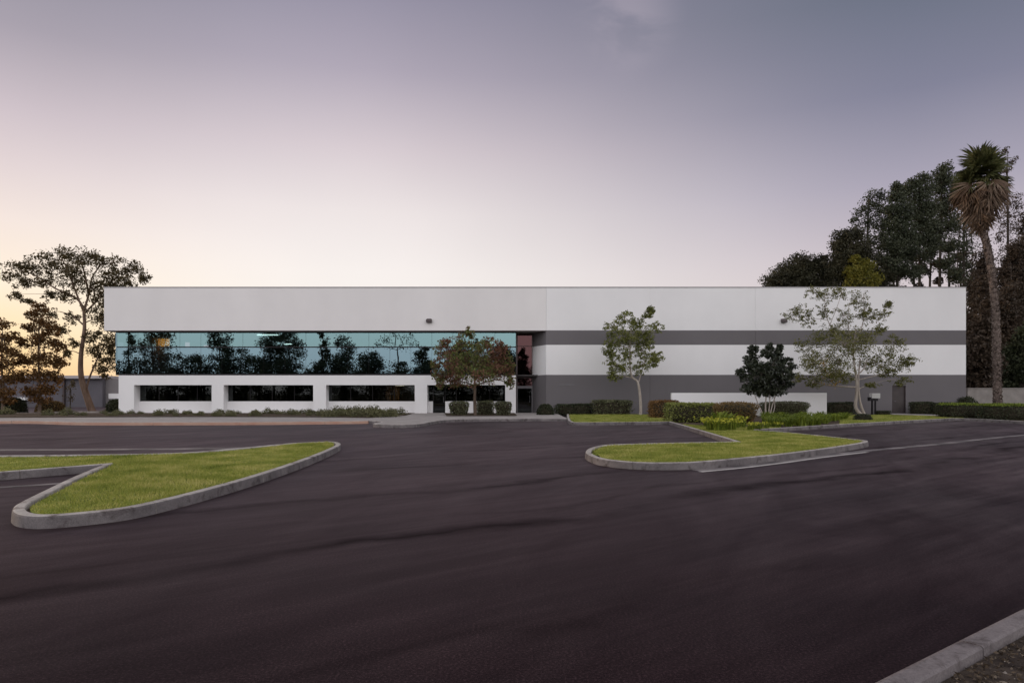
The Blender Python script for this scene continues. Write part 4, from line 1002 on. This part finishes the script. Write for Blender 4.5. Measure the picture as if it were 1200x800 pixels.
# ------------------------------------------------------------------ background trees, right
def column(cx, top, bot, w, rng, k=9, shape=1.0):
    out = []
    for i in range(k):
        t = (i+.5)/k; y = top+(bot-top)*t; ww = w*(.35+.65*min(1, t*2.2))*shape
        out.append((cx+rng.uniform(-.35, .35)*ww, y, ww*.75, (bot-top)/k*.85, rng.uniform(-1.5, 1.5)))
        if ww > 12: out.append((cx+rng.choice((-1, 1))*ww*rng.uniform(.35, .7), y+rng.uniform(-5, 5), ww*.45, (bot-top)/k*.6, rng.uniform(-1.5, 1.5)))
    return out
rr = random.Random(23)
bgs = 'trees behind the building'
def bg(name, cx, top, bot, w, Y, leaf, label, seed, bare=0, **kw):
    kw.setdefault('dens', .9); kw.setdefault('tufts', 26); kw.setdefault('per', 26); kw.setdefault('leafsize', .27); kw.setdefault('spread', .42); kw.setdefault('wid', .6); kw.setdefault('cs', 1.38)
    cl = kw.pop('clumps', None) or column(cx, top, bot, w, random.Random(seed), kw.pop('k', 9))
    base = F*EYE/Y+HZ
    return tree(name, W(cx, base, Y)[:2]+(0,), [W(cx, base, Y), W(cx+rr.uniform(-2, 2), 440, Y), W(cx+rr.uniform(-3, 3), (440+top)/2, Y), W(cx, top+10, Y)], kw.pop('r', .35), cl, Y, leaf, M['bark_dark'], label, seed=seed, group=None, **kw)
bg('dense_tree', 938, 303, 380, 34, 92, L['pine'], 'dense rounded dark tree just above the roof, leftmost of the wood', 101,
   clumps=[(912, 328, 14, 10), (925, 320, 14, 12), (940, 310, 13, 10), (950, 318, 14, 12), (936, 328, 20, 12), (958, 308, 7, 8), (972, 322, 14, 14), (966, 306, 4, 6), (905, 333, 8, 7), (950, 335, 25, 12), (920, 340, 20, 12), (978, 312, 8, 8)], dens=1.5)
bg('pine_tree', 992, 270, 380, 22, 88, L['pine'], 'dark bushy pine left of the tall airy trees', 102,
   clumps=[(990, 280, 12, 9), (1000, 275, 9, 7), (982, 292, 10, 9), (1000, 292, 16, 11), (988, 305, 15, 11), (1010, 300, 12, 10), (985, 320, 12, 10), (1005, 318, 16, 12), (1025, 318, 12, 12), (1000, 335, 26, 12), (1035, 330, 12, 10)], dens=1.4)
bg('yellow_green_tree', 1010, 303, 380, 14, 86, L['yellow'], 'small yellow-green tree showing above the roof behind the feathery tree', 103,
   clumps=[(1012, 312, 9, 7), (1004, 320, 11, 8), (1018, 324, 11, 8), (1010, 331, 16, 8), (1008, 342, 15, 8), (1002, 304, 5, 5)], dens=1.4)
bg('tall_gum_tree', 1018, 222, 400, 20, 90, L['far'], 'tall airy tree, leftmost of the tall trees', 104,
   clumps=[(1032, 228, 8, 5), (1022, 232, 8, 7), (1012, 246, 9, 8), (1004, 258, 6, 7), (1028, 246, 10, 9), (1018, 262, 9, 7), (1006, 275, 7, 7), (1032, 265, 11, 10), (1020, 282, 10, 8), (1035, 285, 11, 10), (1038, 305, 10, 9), (1028, 300, 7, 6), (1045, 325, 8, 7)], dens=.85)
bg('tall_gum_tree', 1052, 212, 400, 20, 88, L['far'], 'tall dark narrow-topped tree behind the roof, second of the tall trees', 105,
   clumps=[(1050, 219, 5, 6), (1050, 232, 8, 9), (1044, 248, 11, 10), (1058, 245, 11, 10), (1050, 262, 15, 12), (1048, 280, 16, 12), (1062, 272, 12, 12), (1050, 298, 16, 12), (1065, 295, 12, 12), (1048, 315, 12, 10), (1065, 318, 10, 10)], dens=1.25)
bg('tall_gum_tree', 1078, 208, 400, 22, 90, L['far'], 'tall dark tree directly left of the palm skirt', 106,
   clumps=[(1070, 216, 7, 6), (1062, 226, 8, 8), (1083, 209, 7, 6), (1082, 222, 10, 9), (1074, 236, 13, 11), (1086, 245, 12, 11), (1075, 255, 14, 12), (1088, 265, 12, 12), (1078, 278, 15, 12), (1092, 285, 10, 10), (1082, 300, 12, 10), (1076, 318, 8, 8)], dens=1.25)
bg('tall_gum_tree', 1104, 200, 400, 22, 92, L['far'], 'tall tree rising behind the left side of the palm crown', 107,
   clumps=[(1100, 207, 9, 7), (1108, 198, 8, 6), (1112, 212, 11, 9), (1100, 222, 12, 10), (1115, 232, 12, 12), (1104, 245, 14, 12), (1112, 262, 13, 12), (1100, 272, 12, 10), (1112, 290, 10, 9), (1105, 310, 9, 8), (1118, 322, 8, 8)], dens=1.15)
bg('tall_gum_tree', 1130, 215, 440, 22, 94, L['far'], 'tall thin-crowned tree behind the palm skirt', 108, dens=.6, k=11)
bg('tall_gum_tree', 1180, 182, 440, 24, 96, L['brownpine'], 'airy tree to the right of the palm crown', 109,
   clumps=[(1180, 178, 5, 4), (1186, 190, 6, 5), (1178, 200, 5, 4), (1190, 235, 9, 8), (1182, 248, 9, 7), (1194, 252, 8, 8), (1178, 262, 9, 7), (1190, 268, 10, 8), (1172, 278, 9, 7), (1198, 285, 10, 8), (1185, 292, 12, 9), (1175, 305, 10, 8)], dens=.6)
bg('dark_conifer', 1150, 275, 470, 26, 80, L['brownpine'], 'dark brown conifer behind the palm trunk', 110, dens=1.15, k=11, shape=1) if False else bg('dark_conifer', 1146, 300, 468, 24, 80, L['brownpine'], 'dark brown conifer behind the palm trunk, left', 110, dens=1.2, k=10)
bg('dark_conifer', 1184, 285, 468, 26, 78, L['brownpine'], 'dark brown conifer right of the palm trunk', 111, dens=1.35, k=11)
bg('dark_conifer', 1210, 250, 468, 26, 80, L['brownpine'], 'dark brown conifer cut by the right picture edge', 112, dens=1.2, k=12)
bg('dark_conifer', 1165, 325, 470, 24, 70, L['brownpine'], 'shorter dark brown conifer directly behind the palm trunk', 113, dens=1.25, k=9)
bg('dark_conifer', 1144, 372, 474, 22, 62, L['brownpine'], 'low dark brown conifer touching the right corner of the building', 114, dens=1.2, k=7, r=.25, leafsize=.34)
bg('green_tree', 1198, 378, 466, 18, 66, L['hedgedark'], 'green tree at the right edge beside the palm trunk', 115, dens=1.4, k=6, leafsize=.3)
for i, (cx, top) in enumerate(((1092, 290), (1112, 285), (1128, 292), (1070, 295), (1050, 300), (1036, 300))):
    Yb = 96+i; b0 = F*EYE/Yb+HZ
    tree('bare_trunk_tree', W(cx, b0, Yb)[:2]+(0,), [W(cx, b0, Yb), W(cx+rr.uniform(-3, 3), 400, Yb), W(cx+rr.uniform(-3, 3), 345, Yb), W(cx+rr.uniform(-4, 4), top, Yb)], .34,
         [(cx-8, top+26, 7, 6), (cx+7, top+18, 7, 6), (cx, top+6, 8, 6), (cx+9, top+40, 6, 5)], Yb, L['brownpine'], M['bark_dark'],
         'thin see-through tree with bare trunk behind the roof, %s' % ('sixth from the left', 'fifth from the left', 'rightmost', 'third from the left', 'second from the left', 'leftmost')[[3, 4, 5, 2, 1, 0].index(i) if False else i] if False else
         'thin see-through tree with bare trunk behind the roof, ' + {1036: 'leftmost of six', 1050: 'second of six from the left', 1070: 'third of six from the left', 1092: 'fourth of six from the left', 1112: 'fifth of six from the left', 1128: 'rightmost of six'}[cx],
         group=bgs, seed=120+i, leafsize=.40, dens=.8, tufts=12, per=26, spread=.5, wid=.8)

# ------------------------------------------------------------------ palm
YP = 43.5
palm = empty('fan_palm', W(1169, 489, YP)[:2]+(0,), 'tall fan palm with a skirt of dead brown fronds and leaning trunk', 'palm tree')
pb = Vector(palm.location)
path = [W(1169.5, 489.5, YP), W(1169, 460, YP), W(1168, 420, YP), W(1167, 370, YP), W(1163, 325, YP), W(1157, 290, YP), W(1150, 262, YP), W(1148, 215, YP)]
def catmull(pts, k):
    pts = [Vector(p) for p in pts]; out = []
    for i in range(len(pts)-1):
        p0 = pts[max(i-1, 0)]; p1 = pts[i]; p2 = pts[i+1]; p3 = pts[min(i+2, len(pts)-1)]
        for j in range(k):
            t = j/k; out.append(.5*((2*p1)+(p2-p0)*t+(2*p0-5*p1+4*p2-p3)*t*t+(3*p1-p0-3*p2+p3)*t**3))
    out.append(pts[-1]); return out
pp = catmull(path, 14); rnd = random.Random(2)
rad = [.235*(1.22 if i < 4 else 1)*(1-.30*i/len(pp))*(1+.05*(i % 2)+rnd.uniform(-.03, .03)) for i in range(len(pp))]
MB().tube(pp, rad, 14).build('trunk', M['bark_palm'], palm, smooth=True)
bsc = []
for i in range(2600):
    k_ = rnd.random()*(len(pp)-2); i_ = int(k_); q = pp[i_].lerp(pp[i_+1], k_-i_); rr_ = rad[i_]; t_ = rnd.uniform(0, 6.283)
    bsc.append((q.x+math.cos(t_)*rr_, q.y+math.sin(t_)*rr_, q.z, math.cos(t_), math.sin(t_)))
bsc = np.array(bsc); rg_ = np.random.default_rng(4)
dd_ = np.stack([bsc[:, 3]*.5, bsc[:, 4]*.5, rg_.choice([-1, 1, 1], len(bsc))*(.7+.3*rg_.random(len(bsc)))], 1)+rg_.normal(size=(len(bsc), 3))*.35
v_, q_ = leaf_quads(rg_, bsc[:, :3], .17, .10, direct=dd_)
np_mesh('leaf_scar', v_, q_, leafmat('leaf_base', [rgb(.035, .024, .02), rgb(.10, .075, .062), rgb(.30, .245, .21)], .05), palm, tuple(pb))
top = Vector(W(1149, 205, YP))
def fan_mesh(seed, pet, R_, seg, ang, droop, mat, ww=.09):
    """a petiole and a fan of pointed segments; grows along +X"""
    rng = random.Random(seed); m = MB()
    m.tube([(0, 0, 0), (pet*.5, 0, .03), (pet, 0, 0)], [.03, .022, .015], 4)
    for i in range(seg):
        a = ang*(2*i/(seg-1)-1)+rng.uniform(-.05, .05); r = R_*(.8+.3*rng.random())*(1-.18*abs(a)/max(.01, ang))
        dx, dy = math.cos(a), math.sin(a); sx, sy = -dy, dx; vs = []; n = 5
        dr = droop*(.6+.8*rng.random()); tw = rng.uniform(-.35, .35)
        for j in range(n+1):
            t = j/n; w_ = ww*(math.sin(math.pi*min(1, .12+.88*t)) ** .6)*(1 if t < .99 else .1)
            c = (pet+dx*r*t, dy*r*t, -dr*r*t**2.4); zt_ = w_*.45*(-1)**i+tw*w_
            vs += [(c[0]+sx*w_*.5, c[1]+sy*w_*.5, c[2]+zt_), (c[0]-sx*w_*.5, c[1]-sy*w_*.5, c[2])]
        m.add(vs, [(2*j, 2*j+1, 2*j+3, 2*j+2) for j in range(n)])
    me_o = m.build('x', mat); me = me_o.data; bpy.data.objects.remove(me_o); return me
live = [fan_mesh(i, .75, .95, 22, 1.55, .35, L['frond']) for i in range(3)]
dead = [fan_mesh(10+i, .8, 1.15, 15, .75, .5, L['deadfrond'], .075) for i in range(4)]
def frond(me, name, org, az, el, roll, s):
    from mathutils import Matrix
    o = bpy.data.objects.new(name, me); C.objects.link(o); o.parent = palm
    mt = Matrix.Rotation(az, 4, 'Z') @ Matrix.Rotation(-el, 4, 'Y') @ Matrix.Rotation(roll, 4, 'X')
    o.matrix_local = Matrix.Translation(org-pb) @ mt @ Matrix.Scale(s, 4)
rnd = random.Random(77)
for i in range(48):
    az = i*2.399; t = i/47
    el = R(82)-t*R(108)+rnd.uniform(-.12, .12)
    frond(rnd.choice(live), 'frond', top+Vector((0, 0, .15-.5*t)), az, el, rnd.uniform(-.9, .9), rnd.uniform(.72, 1.28))
for i in range(16):
    frond(live[i % 3], 'frond', top+Vector((rnd.uniform(-.1, .1), rnd.uniform(-.1, .1), -.2)), i*2.399, R(rnd.uniform(5, 50)), rnd.uniform(-1.4, 1.4), .72)
for i in range(96):
    t = i/95; az = i*2.399+rnd.uniform(-.2, .2)
    org = top+Vector((.0, 0, -.1-2.0*t)); org.x += .02
    el = R(-26)-R(52)*min(1, t*1.3)+rnd.uniform(-.12, .12)
    frond(rnd.choice(dead), 'dead_frond', org, az, el, rnd.uniform(-1.3, 1.3), rnd.uniform(.9, 1.25)*(1.04-.20*t))

# ------------------------------------------------------------------ across the street, behind the camera (they show in the mirrored glass)
def refl(name, px, top, w, d, leaf, label, seed, bot=445, k=8, cl=None, **kw):
    """a tree d metres behind the camera whose mirror image stands at photo column px"""
    Yi = 2*YG+d; sc = Yi/F; x = (px-600)*sc; y = -d
    H = EYE+(HZ-top)*sc; rng = random.Random(seed); clumps = []
    if cl is None:
        zb0 = EYE+(HZ-bot)*sc; W_ = w*sc
        for i in range(k):
            t = (i+.5)/k; z = H-(H-zb0)*t; ww = W_*(.4+.6*min(1, t*2.5))
            clumps.append(('m', x+rng.uniform(-.4, .4)*ww, y+rng.uniform(-1, 1), z, ww*.75, (H-zb0)/k*.8))
            clumps.append(('m', x+rng.choice((-1, 1))*ww*.6, y+rng.uniform(-1, 1), z+rng.uniform(-.5, .5), ww*.45, (H-zb0)/k*.6))
    else:
        for (cx, cy, r) in cl: clumps.append(('m', (cx-600)*sc, y+rng.uniform(-1, 1), EYE+(HZ-cy)*sc, r*sc, r*sc*.8))
    return tree(name, (x, y, 0.05), [(x, y, 0), (x+.2, y, H*.35), (x-.2, y, H*.65), (x, y, H*.92)], .25, clumps, Yi, leaf, M['bark_dark'], label, seed=seed, leafsize=.34, tufts=10, per=22, spread=.6, wid=.6, **kw)
refl('street_tree', 180, 372, 22, 34, L['far'], 'broad dark tree mirrored in the left end of the upper glass', 201, dens=1.1)
refl('street_tree', 150, 385, 7, 36, L['far'], 'narrow tree mirrored at the very left end of the glass', 202, dens=.9)
refl('street_tree', 258, 384, 17, 32, L['far'], 'dark tree mirrored above the first white pillar', 203, dens=1.1)
refl('street_tree', 318, 372, 16, 33, L['far'], 'tall dark tree mirrored mid-glass, left one of a close pair', 204, dens=1.2)
refl('street_tree', 340, 374, 16, 35, L['far'], 'tall dark tree mirrored mid-glass, right one of a close pair', 205, dens=1.2)
refl('street_tree', 378, 386, 8, 31, L['far'], 'slim dark tree mirrored above the third bay', 206, dens=1.1)
refl('street_tree', 402, 396, 18, 34, L['far'], 'rounded tree mirrored above the left of the third bay', 207, dens=1.0, k=6)
refl('street_tree', 466, 386, 16, 36, L['far'], 'spidery open tree mirrored above the right of the third bay', 208, cl=[(466, 393, 8), (452, 398, 7), (480, 397, 8), (460, 402, 7), (474, 404, 7), (488, 402, 5), (444, 405, 5)], dens=.5)
refl('street_tree', 497, 406, 13, 33, L['far'], 'dense block-shaped tree mirrored left of the purplish tree', 209, dens=1.3, k=6)
refl('street_tree', 540, 400, 14, 33, L['far'], 'dark tree mirrored behind the left of the purplish tree', 210, dens=1.2, k=6)
refl('street_tree', 590, 405, 16, 33, L['far'], 'dark tree mirrored behind the right of the purplish tree', 211, dens=1.2, k=6)
refl('street_tree', 613, 408, 7, 30, L['far'], 'dark narrow tree mirrored in the bronze entrance glass', 212, dens=1.4, k=6)
refl('street_tree', 285, 408, 14, 30, L['far'], 'small tree mirrored between the first white pillar and the close pair', 213, dens=.9, k=5)
refl('street_tree', 436, 414, 16, 30, L['far'], 'low wide tree mirrored over the third bay', 214, dens=1.1, k=5)
refl('street_tree', 215, 414, 18, 31, L['far'], 'low tree mirrored over the first dark window', 215, dens=.9, k=5)
for i, px in enumerate((130, 165, 200, 235, 270, 300, 335, 370, 400, 432, 465, 500, 535, 570, 605, 640)):
    rg = random.Random(300+i); w_ = 24; top_ = rg.uniform(416, 432)
    refl('street_shrub', px, top_, w_*.85, 29+rg.uniform(-1.5, 1.5), L['far'], 'tall dense shrub in the screen mirrored along the foot of the upper glass', 300+i, bot=468, k=6, dens=1.15, cat='shrub', group='tall screening shrubs across the street')

# ------------------------------------------------------------------ verge litter at the near right corner
rng = np.random.default_rng(5)
n = 26000
x = rng.uniform(1.2, 6.5, n); y = rng.uniform(1.2, 5.6, n)
inward = (x-a.x)*(-d.y)+(y-a.y)*d.x     # distance to the left of the kerb line
k = (inward < -.17) & (inward > -2.2)
x = x[k]; y = y[k]; c = np.stack([x, y, .088+rng.random(len(x))*.018], 1)
dirs = rng.normal(size=(len(x), 3)); dirs[:, 2] *= .3
V, Q = leaf_quads(rng, c, .030, .015, direct=dirs, fold=.35)
tag(np_mesh('leaf_litter', V, Q, L['litter']), 'dry leaves and bark chips on the bare ground by the near kerb', 'leaf litter', kind='stuff')
# pebbles
m = MB(); rnd = random.Random(8)
for i in range(900):
    xx, yy = rnd.uniform(1.3, 6), rnd.uniform(1.3, 5.2)
    if not (-2.0 < (xx-a.x)*(-d.y)+(yy-a.y)*d.x < -.18): continue
    s = rnd.uniform(.004, .014); vs = [(xx+s*math.cos(t*1.2566)*rnd.uniform(.7, 1.2), yy+s*math.sin(t*1.2566)*rnd.uniform(.7, 1.2), .086) for t in range(5)]+[(xx, yy, .086+s*.9)]
    m.add(vs, [(0, 1, 5), (1, 2, 5), (2, 3, 5), (3, 4, 5), (4, 0, 5)])
tag(m.build('pebbles', plain('pebble', (.16, .13, .11, 1), (.4, .36, .32, 1), 30)), 'small stones scattered on the bare ground by the near kerb', 'pebbles', kind='stuff')

# ------------------------------------------------------------------ light
w = bpy.data.worlds.new('World'); S.world = w; w.use_nodes = True; nt = w.node_tree; nt.nodes.clear()
SUN_AZ = R(-62)      # from +Y towards -X: the sun has just set beyond the left end of the building
SUN_EL = R(1.5)
out = nd(nt, 'ShaderNodeOutputWorld')
sky = nd(nt, 'ShaderNodeTexSky', sky_type='NISHITA'); sky.sun_disc = False; sky.sun_elevation = SUN_EL; sky.sun_rotation = SUN_AZ
sky.air_density = 1.0; sky.dust_density = 1.5; sky.ozone_density = 2.0
tc = nd(nt, 'ShaderNodeTexCoord'); sep = nd(nt, 'ShaderNodeSeparateXYZ'); nt.links.new(tc.outputs['Generated'], sep.inputs[0])
X_, Y_, Z_ = sep.outputs
def mr(v, a0, a1, b0=0.0, b1=1.0):
    n_ = nd(nt, 'ShaderNodeMapRange', interpolation_type='SMOOTHSTEP'); nt.links.new(v, n_.inputs[0])
    for i_, q in ((1, a0), (2, a1), (3, b0), (4, b1)): n_.inputs[i_].default_value = q
    return n_.outputs[0]
zc = math_(nt, 'MAXIMUM', Z_, 0.0)
left_ = ramp(nt, [(0, lin(252, 208, 140)), (.06, lin(255, 226, 178)), (.13, lin(255, 238, 218)), (.20, lin(246, 230, 222)), (.26, lin(228, 212, 212)), (.32, lin(207, 192, 198)), (.40, lin(168, 158, 168)), (.50, lin(138, 135, 147)), (1, lin(90, 94, 108))], zc)
mid_ = ramp(nt, [(0, lin(255, 240, 230)), (.10, lin(255, 248, 243)), (.17, lin(254, 245, 241)), (.25, lin(243, 232, 230)), (.33, lin(219, 205, 209)), (.42, lin(178, 167, 180)), (.50, lin(150, 143, 160)), (1, lin(90, 94, 108))], zc)
right_ = ramp(nt, [(0, lin(230, 212, 210)), (.10, lin(222, 208, 210)), (.18, lin(202, 190, 198)), (.26, lin(172, 164, 180)), (.36, lin(132, 130, 150)), (.46, lin(108, 112, 128)), (1, lin(82, 90, 106))], zc)
az = math_(nt, 'DIVIDE', X_, math_(nt, 'MAXIMUM', Y_, .05))
c1 = mixc(nt, left_.outputs[0], mid_.outputs[0], mr(az, -.80, -.20))
c2 = mixc(nt, c1, right_.outputs[0], mr(az, -.25, .62))
# the sky opposite the sunset, brighter and lavender, lights the facade
back = ramp(nt, [(0, (1.2, 1.14, 1.15, 1)), (.15, (1.58, 1.52, 1.55, 1)), (.5, (1.60, 1.58, 1.64, 1)), (1, (.55, .55, .60, 1))], zc)
c3 = mixc(nt, back.outputs[0], c2, mr(Y_, -.10, .30))
# a faint wisp of cloud high in the middle-right
mp = nd(nt, 'ShaderNodeMapping'); mp.inputs['Scale'].default_value = (7, 7, 16); mp.inputs['Rotation'].default_value = (0, R(-28), 0); nt.links.new(tc.outputs['Generated'], mp.inputs[0])
cn = noise(nt, mp.outputs[0], 1.0, 6, .55, .6)
vd = nd(nt, 'ShaderNodeVectorMath', operation='DISTANCE'); nt.links.new(tc.outputs['Generated'], vd.inputs[0])
cd = Vector(((732-600)/F, 1, (HZ-22)/F)).normalized(); vd.inputs[1].default_value = cd
cm = math_(nt, 'MULTIPLY', mr(vd.outputs['Value'], .01, .085, 1, 0), mr(cn, .38, .66), True)
c4 = mixc(nt, c3, lin(186, 174, 186), math_(nt, 'MULTIPLY', cm, .4))
# broad, very faint unevenness in the haze
hz = noise(nt, tc.outputs['Generated'], 2.2, 4, .5)
c5 = mixc(nt, c4, ramp(nt, [(.3, g(.965)), (.7, g(1.035))], hz).outputs[0], 1, 'MULTIPLY')
bg1 = nd(nt, 'ShaderNodeBackground'); nt.links.new(c5, bg1.inputs[0]); bg1.inputs[1].default_value = .92
bg2 = nd(nt, 'ShaderNodeBackground'); nt.links.new(sky.outputs[0], bg2.inputs[0]); bg2.inputs[1].default_value = .05
ad = nd(nt, 'ShaderNodeAddShader'); nt.links.new(bg1.outputs[0], ad.inputs[0]); nt.links.new(bg2.outputs[0], ad.inputs[1]); nt.links.new(ad.outputs[0], out.inputs[0])
w.cycles.sampling_method = 'AUTOMATIC'

sl = bpy.data.lights.new('sun', 'SUN'); sl.energy = 1.1; sl.angle = R(12); sl.color = (1, .72, .45)
so = bpy.data.objects.new('sun', sl); C.objects.link(so)
el = R(6)
dv = Vector((math.sin(SUN_AZ)*math.cos(el), math.cos(SUN_AZ)*math.cos(el), math.sin(el)))
so.rotation_euler = dv.to_track_quat('Z', 'Y').to_euler(); so.location = (-40, 20, 30)

# ------------------------------------------------------------------ camera
cam = bpy.data.cameras.new('camera'); co = bpy.data.objects.new('camera', cam); C.objects.link(co)
co.location = (0, 0, EYE); co.rotation_euler = (R(90), 0, 0)
cam.sensor_width = 36; cam.sensor_fit = 'HORIZONTAL'; cam.lens = 24.0; cam.shift_y = (HZ-400)/1200; cam.clip_end = 3000; cam.clip_start = .05
S.camera = co
S.view_settings.view_transform = 'Standard'; S.view_settings.look = 'None'; S.view_settings.exposure = 0; S.view_settings.gamma = 1
